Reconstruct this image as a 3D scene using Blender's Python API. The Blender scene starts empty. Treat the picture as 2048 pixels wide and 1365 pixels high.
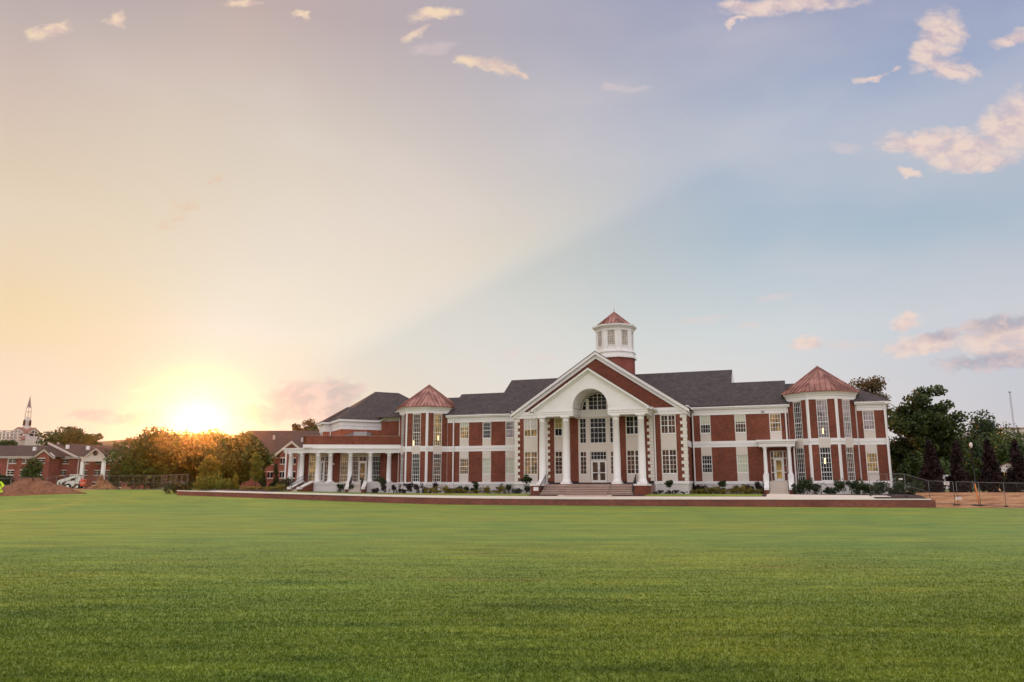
import bpy, math, random
import numpy as np
from mathutils import Vector, Matrix
R = math.radians
random.seed(7)
S = bpy.context.scene
COL = S.collection

# ------------------------------------------------------------------ camera
F_PX, CX, CY = 1541.0, 1024.0, 682.5           # lens in pixels of the 2048 px photograph
PITCH = math.atan(295.0/1541.0)
EYE = 1.65
cam = bpy.data.cameras.new('camera'); cam_o = bpy.data.objects.new('camera', cam); COL.objects.link(cam_o)
cam.sensor_width = 36.0; cam.lens = 36.0*F_PX/2048.0
cam.clip_start = 0.1; cam.clip_end = 6000
cam_o.location = (0, 0, EYE); cam_o.rotation_euler = (math.pi/2+PITCH, 0, 0)
S.camera = cam_o

def ray(px, py):
    x = (px-CX)/F_PX; y = -(py-CY)/F_PX
    return (x, math.cos(PITCH)-y*math.sin(PITCH), math.sin(PITCH)+y*math.cos(PITCH))
def at(px, py, Y):                              # survey helper: sight line cut at distance Y
    r = ray(px, py); t = Y/r[1]
    return Vector((r[0]*t, Y, EYE+r[2]*t))
def lin(c): return tuple((v/255/12.92 if v/255 <= .04045 else ((v/255+.055)/1.055)**2.4) for v in c)

# ------------------------------------------------------------------ sky and sun
SUN_R = Vector(ray(398, 846)).normalized()
SUN_EL = math.asin(SUN_R.z); SUN_AZ = math.atan2(SUN_R.x, SUN_R.y)
W = bpy.data.worlds.new('World'); S.world = W; W.use_nodes = True
nt = W.node_tree; nt.nodes.clear()
def nd(t, tree=None, **k):
    n = (tree or nt).nodes.new(t)
    for a, b in k.items(): setattr(n, a, b)
    return n
def mth(op, a, b=None, c=None, clamp=False):
    n = nd('ShaderNodeMath', operation=op); n.use_clamp = clamp
    for i, v in enumerate((a, b, c)):
        if v is None: continue
        if isinstance(v, (int, float)): n.inputs[i].default_value = v
        else: nt.links.new(v, n.inputs[i])
    return n.outputs[0]
def mixc(f, a, b, mode='MIX', clamp=False):
    n = nd('ShaderNodeMix', data_type='RGBA', blend_type=mode); n.clamp_result = clamp
    for s, v in ((n.inputs[0], f), (n.inputs[6], a), (n.inputs[7], b)):
        if isinstance(v, (int, float)): s.default_value = v
        elif isinstance(v, tuple): s.default_value = (*v, 1) if len(v) == 3 else v
        else: nt.links.new(v, s)
    return n.outputs[2]
def sstep(v, a, b):
    n = nd('ShaderNodeMapRange', interpolation_type='SMOOTHSTEP')
    nt.links.new(v, n.inputs[0]); n.inputs[1].default_value = a; n.inputs[2].default_value = b
    return n.outputs[0]
tc = nd('ShaderNodeTexCoord'); sep = nd('ShaderNodeSeparateXYZ'); nt.links.new(tc.outputs['Generated'], sep.inputs[0])
dx, dy, dz = sep.outputs
az = mth('ARCTAN2', dx, dy); el = mth('ARCSINE', dz)
azn = mth('ADD', mth('DIVIDE', az, 2*math.pi), 0.5)
def azpx(px, py): r = ray(px, py); return math.atan2(r[0], r[1])/(2*math.pi)+.5
def elpx(py, px=1024): r = Vector(ray(px, py)).normalized(); return math.asin(r.z)
LV = [  # (row in the photograph, [(column, sRGB)])
 (960, [(0,(240,215,200)),(200,(246,222,196)),(398,(255,226,160)),(700,(244,220,205)),(1024,(238,224,216)),(1500,(228,216,212)),(2048,(210,202,206))]),
 (800, [(0,(250,222,190)),(200,(252,226,190)),(398,(255,240,200)),(640,(248,228,200)),(1000,(240,230,220)),(1500,(228,222,220)),(2048,(206,206,214))]),
 (680, [(0,(247,220,176)),(250,(250,228,190)),(450,(250,240,216)),(800,(240,232,216)),(1100,(226,226,218)),(1600,(216,220,222)),(2048,(202,208,218))]),
 (500, [(0,(236,214,184)),(300,(238,220,194)),(600,(238,226,208)),(900,(228,218,206)),(1150,(214,212,206)),(1500,(186,200,212)),(2048,(168,188,206))]),
 (300, [(0,(216,194,182)),(300,(224,206,188)),(600,(224,210,196)),(900,(212,202,198)),(1200,(196,196,206)),(1600,(174,188,210)),(2048,(160,176,206))]),
 (60,  [(0,(178,166,170)),(250,(186,170,172)),(480,(200,178,172)),(750,(192,176,178)),(1050,(180,176,190)),(1400,(164,168,194)),(2048,(148,156,190))]),
]
BACK = [(1.40,1.26,1.24), (1.55,1.38,1.38), (1.62,1.46,1.48), (1.66,1.52,1.55), (1.68,1.56,1.6), (1.68,1.58,1.62)]   # unseen sky behind the camera, brightened as added light for the facade
prev = None; prev_el = None
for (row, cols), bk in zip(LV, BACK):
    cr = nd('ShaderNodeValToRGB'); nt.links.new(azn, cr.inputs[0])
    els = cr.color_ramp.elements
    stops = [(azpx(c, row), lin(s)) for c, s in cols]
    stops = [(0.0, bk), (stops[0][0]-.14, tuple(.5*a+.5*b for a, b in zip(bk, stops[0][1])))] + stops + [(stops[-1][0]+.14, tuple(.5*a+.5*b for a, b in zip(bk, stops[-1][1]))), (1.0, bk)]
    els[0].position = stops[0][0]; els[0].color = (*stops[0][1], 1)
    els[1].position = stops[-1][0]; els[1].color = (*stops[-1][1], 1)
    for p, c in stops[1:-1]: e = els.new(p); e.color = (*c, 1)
    e_ = elpx(row)
    if prev is None: prev = cr.outputs[0]
    else:
        mr = nd('ShaderNodeMapRange'); nt.links.new(el, mr.inputs[0]); mr.inputs[1].default_value = prev_el; mr.inputs[2].default_value = e_
        prev = mixc(mr.outputs[0], prev, cr.outputs[0])
    prev_el = e_
sky = mixc(sstep(el, R(37), R(60)), prev, (1.66, 1.58, 1.64))  # overhead sky out of frame, brightened as added fill light
# glow round the low sun
dotn = nd('ShaderNodeVectorMath', operation='DOT_PRODUCT'); nt.links.new(tc.outputs['Generated'], dotn.inputs[0]); dotn.inputs[1].default_value = SUN_R
ang = mth('ARCCOSINE', mth('MINIMUM', dotn.outputs['Value'], 0.999999))
nz0 = nd('ShaderNodeTexNoise'); nz0.inputs['Scale'].default_value = 9; nz0.inputs['Detail'].default_value = 5
mp = nd('ShaderNodeMapping'); nt.links.new(tc.outputs['Generated'], mp.inputs[0]); mp.inputs['Scale'].default_value = (1, 1, 3.2); nt.links.new(mp.outputs[0], nz0.inputs['Vector'])
def gauss(sig): return mth('EXPONENT', mth('MULTIPLY', mth('POWER', mth('DIVIDE', ang, R(sig)), 2.0), -1.0))
# shadow ray: edge climbs to the right from the cloud beside the sun
pa, pb = Vector(ray(470, 815)).normalized(), Vector(ray(1330, 375)).normalized()
nrm = pa.cross(pb).normalized()
if nrm.z > 0: nrm = -nrm
dw = nd('ShaderNodeVectorMath', operation='DOT_PRODUCT'); nt.links.new(tc.outputs['Generated'], dw.inputs[0]); dw.inputs[1].default_value = nrm
wob = mth('MULTIPLY', mth('SUBTRACT', nz0.outputs[0], .5), .006)
wed = sstep(mth('ADD', dw.outputs['Value'], wob), -.008, .022)
wfall = mth('MULTIPLY', sstep(dw.outputs['Value'], .30, .03), mth('MULTIPLY', sstep(ang, R(4), R(14)), sstep(ang, R(62), R(30))))
fr_ = sstep(dy, .1, .4)
wed = mth('MULTIPLY', mth('MULTIPLY', wed, wfall), fr_)
sky = mixc(mth('MULTIPLY', wed, .74), sky, mixc(1.0, sky, (.83, .89, .94), 'MULTIPLY'))
lit = mth('MULTIPLY', mth('MULTIPLY', sstep(dw.outputs['Value'], .004, -.03), sstep(dw.outputs['Value'], -.35, -.02)), mth('MULTIPLY', fr_, sstep(ang, R(60), R(20))))
sky = mixc(mth('MULTIPLY', lit, .8), sky, mixc(1.0, sky, (1.07, 1.03, .97), 'MULTIPLY'))
# soft mottling
mot = nd('ShaderNodeTexNoise'); mot.inputs['Scale'].default_value = 3.2; mot.inputs['Detail'].default_value = 4; mot.inputs['Roughness'].default_value = .45
mp2 = nd('ShaderNodeMapping'); nt.links.new(tc.outputs['Generated'], mp2.inputs[0]); mp2.inputs['Scale'].default_value = (1, 1, 2.6); nt.links.new(mp2.outputs[0], mot.inputs['Vector'])
sky = mixc(mth('MULTIPLY', sstep(mot.outputs[0], .42, .7), .26), sky, (.86, .74, .70))
# clouds, placed by direction on the sky
ga = mth('DIVIDE', dx, mth('MAXIMUM', dy, .05)); gb = mth('DIVIDE', dz, mth('MAXIMUM', dy, .05))
cn = nd('ShaderNodeTexNoise'); cn.inputs['Scale'].default_value = 34; cn.inputs['Detail'].default_value = 9; cn.inputs['Roughness'].default_value = .57; cn.inputs['Distortion'].default_value = .35
cv = nd('ShaderNodeCombineXYZ'); nt.links.new(ga, cv.inputs[0]); nt.links.new(mth('MULTIPLY', gb, 1.5), cv.inputs[1]); nt.links.new(cv.outputs[0], cn.inputs['Vector'])
cn2 = nd('ShaderNodeTexNoise'); cn2.inputs['Scale'].default_value = 40; cn2.inputs['Detail'].default_value = 6
nt.links.new(cv.outputs[0], cn2.inputs['Vector'])
wn_ = nd('ShaderNodeTexNoise'); wn_.inputs['Scale'].default_value = 16; wn_.inputs['Detail'].default_value = 5; wn_.inputs['Roughness'].default_value = .6; nt.links.new(cv.outputs[0], wn_.inputs['Vector'])
wsep = nd('ShaderNodeSeparateColor'); nt.links.new(wn_.outputs['Color'], wsep.inputs[0])
ga0, gb0 = ga, gb
ga = mth('ADD', ga0, mth('MULTIPLY', mth('SUBTRACT', wsep.outputs[0], .5), .075)); gb = mth('ADD', gb0, mth('MULTIPLY', mth('SUBTRACT', wsep.outputs[1], .5), .045))
def cloudset(lst, lo, hi, amp):
    M = None
    for px, py, rx, ry, rot in lst:
        c = ray(px, py); a0, b0 = c[0]/c[1], c[2]/c[1]
        k = 1/F_PX/c[1]**1.0
        ca, sa = math.cos(R(rot)), math.sin(R(rot))
        u_ = mth('SUBTRACT', ga, a0); v_ = mth('SUBTRACT', gb, b0)
        p = mth('DIVIDE', mth('ADD', mth('MULTIPLY', u_, ca), mth('MULTIPLY', v_, sa)), rx*k)
        q = mth('DIVIDE', mth('SUBTRACT', mth('MULTIPLY', v_, ca), mth('MULTIPLY', u_, sa)), ry*k)
        m = mth('SUBTRACT', 1.0, mth('ADD', mth('MULTIPLY', p, p), mth('MULTIPLY', q, q)))
        M = m if M is None else mth('MAXIMUM', M, m)
    M = mth('MAXIMUM', M, -2.0)
    v = mth('ADD', M, mth('MULTIPLY', mth('SUBTRACT', cn.outputs[0], .5), amp))
    return mth('MULTIPLY', sstep(v, lo, hi), fr_)
low = cloudset([(600,794,84,46,4),(664,790,70,40,-8),(540,822,80,26,0),(650,818,110,28,0),(2010,650,90,26,10),(1880,670,60,18,10),(230,835,110,16,0),(1990,720,130,26,6)], -.1, .9, 2.8)
warm = cloudset([(105,62,42,14,12),(236,36,24,17,-20),(605,36,24,7,-25),(480,4,30,10,0),(870,28,52,15,10),(838,66,34,8,28),(975,132,68,17,-12),(1040,148,30,9,-15)], -.7, 1.3, 3.0)
sky = mixc(mth('MULTIPLY', warm, .9), sky, mixc(sstep(cn.outputs[0], .42, .62), lin((236,204,190)), lin((255,226,192))))
faint = cloudset([(1015,718,26,12,20),(1085,720,28,9,0),(1550,597,40,8,15),(1500,655,34,7,10),(1700,690,60,12,5),(1400,640,60,9,8),(1250,175,50,12,-5),(860,95,60,14,10),(1690,295,34,14,10)], -.6, 1.4, 3.0)
sky = mixc(mth('MULTIPLY', faint, .40), sky, lin((236,212,208)))
warm2 = cloudset([(355,432,48,26,35),(425,360,22,14,30),(340,460,40,8,0)], .1, 1.5, 4.6)
sky = mixc(mth('MULTIPLY', warm2, .38), sky, lin((242,190,150)))
pink = cloudset([(1885,62,48,42,35),(1862,102,52,34,40),(1895,136,50,24,-20),(1745,155,30,8,25),(1790,136,12,6,20),(2030,75,50,16,20),(1500,12,66,20,0),(1585,8,120,20,3),(1470,42,22,6,25),(1840,288,84,26,-4),(1930,296,110,30,6),(2030,250,90,56,35),(1950,322,90,20,4),(1880,275,60,20,0),(1620,688,34,16,0),(1810,642,30,12,5),(1850,690,90,26,5),(2010,680,110,30,0),(1815,345,28,7,-10)], -.7, 1.2, 2.8)
pc = mixc(sstep(cn.outputs[0], .33, .60), lin((228,198,196)), lin((250,222,206)))
pc = mixc(mth('MULTIPLY', cn2.outputs[0], .12), pc, lin((226,196,196)))
sky = mixc(mth('MULTIPLY', pink, .88), sky, pc)
streak = cloudset([(400,838,150,9,0),(340,812,120,8,-4),(500,802,110,7,6),(430,775,90,6,0),(300,775,60,5,0)], -.2, 1.3, 3.0)
sky = mixc(mth('MULTIPLY', streak, .5), sky, (1.25, 1.0, .62))
g1 = mth('MULTIPLY', gauss(.5), 2.0); g2 = mth('MULTIPLY', gauss(1.6), .15); g3 = mth('MULTIPLY', gauss(9.0), .02)
gl = mixc(1.0, mixc(1.0, mixc(g1, (0,0,0), (1,.86,.5)), mixc(g2, (0,0,0), (1,.72,.34)), 'ADD'), mixc(g3, (0,0,0), (1,.7,.32)), 'ADD')
sky = mixc(mth('MULTIPLY', gauss(13.0), .55), sky, mixc(1.0, sky, (.72, .80, 1.0), 'MULTIPLY'))
sky = mixc(mth('MULTIPLY', gauss(6.5), .6), sky, mixc(1.0, sky, (.60, .78, 1.15), 'MULTIPLY'))
sky = mixc(1.0, sky, gl, 'ADD')
sky = mixc(mth('MULTIPLY', low, .72), sky, mixc(mth('MULTIPLY', sstep(cn.outputs[0], .4, .65), .8), lin((172,164,178)), lin((236,206,200))))
# below the horizon: dull ground tone
sky = mixc(sstep(el, R(-1), R(-4)), sky, (.10, .12, .06))
nish = nd('ShaderNodeTexSky', sky_type='NISHITA'); nish.sun_disc = False; nish.sun_elevation = SUN_EL; nish.sun_rotation = SUN_AZ
nish.air_density = 1.0; nish.dust_density = 1.0
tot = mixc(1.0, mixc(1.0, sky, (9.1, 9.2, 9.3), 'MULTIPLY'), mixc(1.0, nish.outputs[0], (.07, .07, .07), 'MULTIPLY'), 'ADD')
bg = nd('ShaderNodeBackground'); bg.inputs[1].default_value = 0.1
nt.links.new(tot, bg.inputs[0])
wo = nd('ShaderNodeOutputWorld'); nt.links.new(bg.outputs[0], wo.inputs[0])
W.cycles.sampling_method = 'MANUAL'; W.cycles.sample_map_resolution = 1024
sun = bpy.data.lights.new('sun', 'SUN'); sun_o = bpy.data.objects.new('sun', sun); COL.objects.link(sun_o)
sun.energy = 3.5; sun.angle = R(.5); sun.color = (1.0, .31, .055)
sun_o.rotation_euler = SUN_R.to_track_quat('Z', 'Y').to_euler(); sun_o.location = (0, 0, 60)
S.view_settings.view_transform = 'Standard'; S.view_settings.look = 'None'
S.view_settings.exposure = 0.0; S.view_settings.gamma = 1.0; S.view_settings.use_curve_mapping = False
S.render.engine = 'CYCLES'
S.cycles.use_denoising = True
S.cycles.max_bounces = 6; S.cycles.diffuse_bounces = 3; S.cycles.glossy_bounces = 2; S.cycles.transmission_bounces = 4
S.cycles.transparent_max_bounces = 8; S.cycles.volume_bounces = 0; S.cycles.sample_clamp_indirect = 6
S.cycles.volume_max_steps = 64

# ------------------------------------------------------------------ materials
MATS = {}
def mat(name): 
    m = bpy.data.materials.new(name); m.use_nodes = True; MATS[name] = m
    return m, m.node_tree, m.node_tree.nodes['Principled BSDF']
def tx(t, kind, scale, coord='Object', detail=4, rough=.55, mscale=None):
    c = t.nodes.new('ShaderNodeTexCoord'); n = t.nodes.new(kind)
    n.inputs['Scale'].default_value = scale
    if 'Detail' in n.inputs: n.inputs['Detail'].default_value = detail
    if 'Roughness' in n.inputs: n.inputs['Roughness'].default_value = rough
    if mscale:
        mp_ = t.nodes.new('ShaderNodeMapping'); mp_.inputs['Scale'].default_value = mscale
        t.links.new(c.outputs[coord], mp_.inputs[0]); t.links.new(mp_.outputs[0], n.inputs['Vector'])
    else: t.links.new(c.outputs[coord], n.inputs['Vector'])
    return n
def ramp(t, src, stops):
    r = t.nodes.new('ShaderNodeValToRGB'); t.links.new(src, r.inputs[0]); e = r.color_ramp.elements
    e[0].position, e[0].color = stops[0][0], (*stops[0][1], 1); e[1].position, e[1].color = stops[-1][0], (*stops[-1][1], 1)
    for p, c in stops[1:-1]: x = e.new(p); x.color = (*c, 1)
    return r.outputs[0]
def tmix(t, f, a, b, mode='MIX'):
    n = t.nodes.new('ShaderNodeMix'); n.data_type = 'RGBA'; n.blend_type = mode
    for s, v in ((n.inputs[0], f), (n.inputs[6], a), (n.inputs[7], b)):
        if isinstance(v, (int, float)): s.default_value = v
        elif isinstance(v, tuple): s.default_value = (*v, 1)
        else: t.links.new(v, s)
    return n.outputs[2]
def bump(t, b, src, strength, dist=.02):
    n = t.nodes.new('ShaderNodeBump'); n.inputs['Strength'].default_value = strength; n.inputs['Distance'].default_value = dist
    t.links.new(src, n.inputs['Height']); t.links.new(n.outputs[0], b.inputs['Normal'])
def plain(name, col, rough=.6, metal=0, var=.12, scale=1.5, spec=.4):
    m, t, b = mat(name)
    n = tx(t, 'ShaderNodeTexNoise', scale); n2 = tx(t, 'ShaderNodeTexNoise', scale*9)
    lo = tuple(c*(1-var) for c in col); hi = tuple(min(1, c*(1+var)) for c in col)
    c = tmix(t, .35, ramp(t, n.outputs[0], [(.3, lo), (.7, hi)]), ramp(t, n2.outputs[0], [(.3, lo), (.7, hi)]))
    t.links.new(c, b.inputs['Base Color'])
    b.inputs['Roughness'].default_value = rough; b.inputs['Metallic'].default_value = metal
    b.inputs['Specular IOR Level'].default_value = spec
    return m
def brickmat(name, c1, c2, mortar, row=.075, width=.22):
    m, t, b = mat(name)
    uv = t.nodes.new('ShaderNodeTexCoord'); br = t.nodes.new('ShaderNodeTexBrick'); t.links.new(uv.outputs['UV'], br.inputs['Vector'])
    br.inputs['Scale'].default_value = 1; br.inputs['Brick Width'].default_value = width; br.inputs['Row Height'].default_value = row
    br.inputs['Mortar Size'].default_value = .008; br.inputs['Mortar Smooth'].default_value = .3; br.inputs['Bias'].default_value = 0
    br.inputs['Color1'].default_value = (*c1, 1); br.inputs['Color2'].default_value = (*c2, 1); br.inputs['Mortar'].default_value = (*mortar, 1)
    n = tx(t, 'ShaderNodeTexNoise', .5, detail=5); n3 = tx(t, 'ShaderNodeTexNoise', 2.4, detail=9, rough=.8)
    c = tmix(t, 1.0, br.outputs['Color'], ramp(t, n.outputs[0], [(.3, (.80, .78, .78)), (.7, (1.15, 1.12, 1.1))]), 'MULTIPLY')
    c = tmix(t, 1.0, c, ramp(t, n3.outputs[0], [(.25, (.78, .78, .80)), (.75, (1.2, 1.18, 1.15))]), 'MULTIPLY')
    t.links.new(c, b.inputs['Base Color']); b.inputs['Roughness'].default_value = .9; b.inputs['Specular IOR Level'].default_value = .06
    return m
M_BRICK = brickmat('red_brick', (.235,.056,.033), (.115,.032,.023), (.25,.155,.11))
M_BRICK2 = brickmat('dark_brick', (.30,.07,.05), (.19,.045,.035), (.30,.2,.16))
M_WALLBRICK = brickmat('wall_brick', (.24,.055,.040), (.11,.03,.028), (.36,.26,.21), row=.085, width=.24)
M_STUC = plain('stucco', (.64,.575,.515), .85, var=.05, scale=.8)
M_WHITE = plain('white_trim', (.77,.75,.735), .5, var=.06, scale=.6)
M_FRAME = plain('window_frame', (.76,.74,.70), .4, var=.02)
M_FOUND = plain('foundation', (.62,.585,.55), .85, var=.07, scale=.9)
M_QUOIN = plain('quoin', (.70,.66,.59), .8, var=.06, scale=2)
M_CONC = plain('concrete', (.50,.43,.37), .85, var=.12, scale=1.2)
M_STEP = plain('step_stone', (.27,.16,.13), .85, var=.28, scale=1.5)
M_CAP = plain('coping', (.72,.67,.62), .7, var=.06, scale=1)
M_BLACK = plain('black_iron', (.02,.018,.02), .45)
M_METAL = plain('galvanised', (.17,.155,.15), .5, metal=.4)
M_GREY = plain('grey_metal', (.36,.33,.33), .5, metal=.3)
M_BARK = plain('bark', (.075,.052,.038), .95, var=.35, scale=5)
M_MULCH = plain('mulch', (.045,.020,.014), .95, var=.5, scale=6)
M_DORMTRIM = plain('dorm_trim', (.55,.47,.42), .6, var=.04)
def roofmat(name, c, c2):
    m, t, b = mat(name)
    uv = t.nodes.new('ShaderNodeTexCoord'); br = t.nodes.new('ShaderNodeTexBrick'); t.links.new(uv.outputs['UV'], br.inputs['Vector'])
    br.inputs['Scale'].default_value = 1; br.inputs['Brick Width'].default_value = .33; br.inputs['Row Height'].default_value = .145
    br.inputs['Mortar Size'].default_value = .006; br.inputs['Color1'].default_value = (*c, 1); br.inputs['Color2'].default_value = (*c2, 1)
    br.inputs['Mortar'].default_value = (*(v*.45 for v in c), 1)
    n = tx(t, 'ShaderNodeTexNoise', 1.1, detail=8, rough=.75)
    col = tmix(t, 1.0, br.outputs['Color'], ramp(t, n.outputs[0], [(.3, (.75, .75, .78)), (.7, (1.25, 1.22, 1.2))]), 'MULTIPLY')
    t.links.new(col, b.inputs['Base Color']); b.inputs['Roughness'].default_value = .9; b.inputs['Specular IOR Level'].default_value = .2
    return m
M_ROOF = roofmat('shingle', (.088,.070,.067), (.050,.041,.042))
M_ROOF2 = roofmat('brown_shingle', (.10,.062,.05), (.07,.045,.04))
def copper():
    m, t, b = mat('copper')
    n = tx(t, 'ShaderNodeTexNoise', .9, detail=6, rough=.6)
    t.links.new(ramp(t, n.outputs[0], [(.3, (.15,.05,.034)), (.5, (.25,.095,.066)), (.72, (.42,.20,.155))]), b.inputs['Base Color'])
    b.inputs['Metallic'].default_value = .45; b.inputs['Roughness'].default_value = .40
    return m
M_COPPER = copper()
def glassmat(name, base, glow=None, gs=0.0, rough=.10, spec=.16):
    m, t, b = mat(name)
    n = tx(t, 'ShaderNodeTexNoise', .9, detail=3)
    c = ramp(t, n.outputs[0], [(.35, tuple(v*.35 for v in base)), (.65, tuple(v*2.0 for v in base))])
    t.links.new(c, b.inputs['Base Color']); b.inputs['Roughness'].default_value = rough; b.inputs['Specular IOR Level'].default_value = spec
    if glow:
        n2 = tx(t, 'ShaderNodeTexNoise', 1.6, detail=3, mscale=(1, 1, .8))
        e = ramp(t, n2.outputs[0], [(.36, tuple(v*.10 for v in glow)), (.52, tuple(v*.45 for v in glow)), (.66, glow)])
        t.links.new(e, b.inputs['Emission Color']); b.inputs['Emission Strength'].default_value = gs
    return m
G = {'dark': glassmat('glass_dark', (.009,.008,.012)),
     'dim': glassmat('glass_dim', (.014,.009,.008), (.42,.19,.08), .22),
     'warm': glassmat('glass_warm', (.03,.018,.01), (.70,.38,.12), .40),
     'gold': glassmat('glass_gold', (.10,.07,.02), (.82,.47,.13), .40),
     'lilac': glassmat('glass_lilac', (.20,.165,.18)),  # lilac sky reflection painted into the pane colour
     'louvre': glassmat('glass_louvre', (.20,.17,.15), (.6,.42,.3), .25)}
M_BLIND = plain('blind', (.50,.52,.40), .75, var=.05)
M_BLINDP = plain('blind_pale', (.55,.50,.47), .75, var=.05)
def emis(name, col, s):
    m, t, b = mat(name); b.inputs['Base Color'].default_value = (*col, 1); b.inputs['Emission Color'].default_value = (*col, 1); b.inputs['Emission Strength'].default_value = s
    return m
M_LAMP = emis('lamp_glow', (1,.78,.36), 1.6)
M_GLOBE = emis('globe', (.6,.55,.5), .15)
def leafmat(name, dark, light, trans=.35, sc=1.2):
    m, t, b = mat(name)
    g = t.nodes.new('ShaderNodeNewGeometry'); n = t.nodes.new('ShaderNodeTexNoise'); n.inputs['Scale'].default_value = sc; n.inputs['Detail'].default_value = 6; n.inputs['Roughness'].default_value = .7
    t.links.new(g.outputs['Position'], n.inputs['Vector'])
    wn = t.nodes.new('ShaderNodeMath'); wn.operation = 'MULTIPLY_ADD'; t.links.new(g.outputs['Random Per Island'], wn.inputs[0]); wn.inputs[1].default_value = .35
    ad = t.nodes.new('ShaderNodeMath'); ad.operation = 'SUBTRACT'; t.links.new(n.outputs[0], ad.inputs[0]); ad.inputs[1].default_value = .17
    t.links.new(ad.outputs[0], wn.inputs[2])
    c = ramp(t, wn.outputs[0], [(.30, dark), (.70, light)])
    t.links.new(c, b.inputs['Base Color']); b.inputs['Roughness'].default_value = .6; b.inputs['Specular IOR Level'].default_value = .25
    tr = t.nodes.new('ShaderNodeBsdfTranslucent'); t.links.new(tmix(t, 1.0, c, (1.5, 1.3, .5), 'MULTIPLY'), tr.inputs[0])
    mx = t.nodes.new('ShaderNodeMixShader'); mx.inputs[0].default_value = trans
    t.links.new(b.outputs[0], mx.inputs[1]); t.links.new(tr.outputs[0], mx.inputs[2])
    t.links.new(mx.outputs[0], t.nodes['Material Output'].inputs['Surface'])
    return m
L_GREEN = leafmat('leaf_green', (.018,.036,.008), (.080,.12,.025), .15)
L_OLIVE = leafmat('leaf_olive', (.014,.036,.005), (.085,.135,.022), .12)
L_DARK = leafmat('leaf_dark', (.012,.022,.008), (.045,.07,.02), .2)
L_BIG = leafmat('leaf_big', (.010,.020,.006), (.075,.11,.025), .25, .8)
L_RED = leafmat('leaf_red', (.005,.003,.003), (.034,.010,.009), .08)
L_BURG = leafmat('leaf_burgundy', (.016,.012,.012), (.05,.026,.022), .15, 4)
L_BED = leafmat('leaf_bed', (.018,.030,.012), (.05,.075,.025), .2, 4)
L_YEL = leafmat('leaf_yellow', (.12,.11,.025), (.32,.26,.05), .3, 3)
L_YOUNG = leafmat('leaf_young', (.06,.10,.015), (.22,.26,.05), .45, 1.5)
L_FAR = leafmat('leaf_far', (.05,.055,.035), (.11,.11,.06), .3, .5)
L_BARE = leafmat('leaf_sparse', (.06,.045,.025), (.16,.11,.055), .4, 1)

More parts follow.
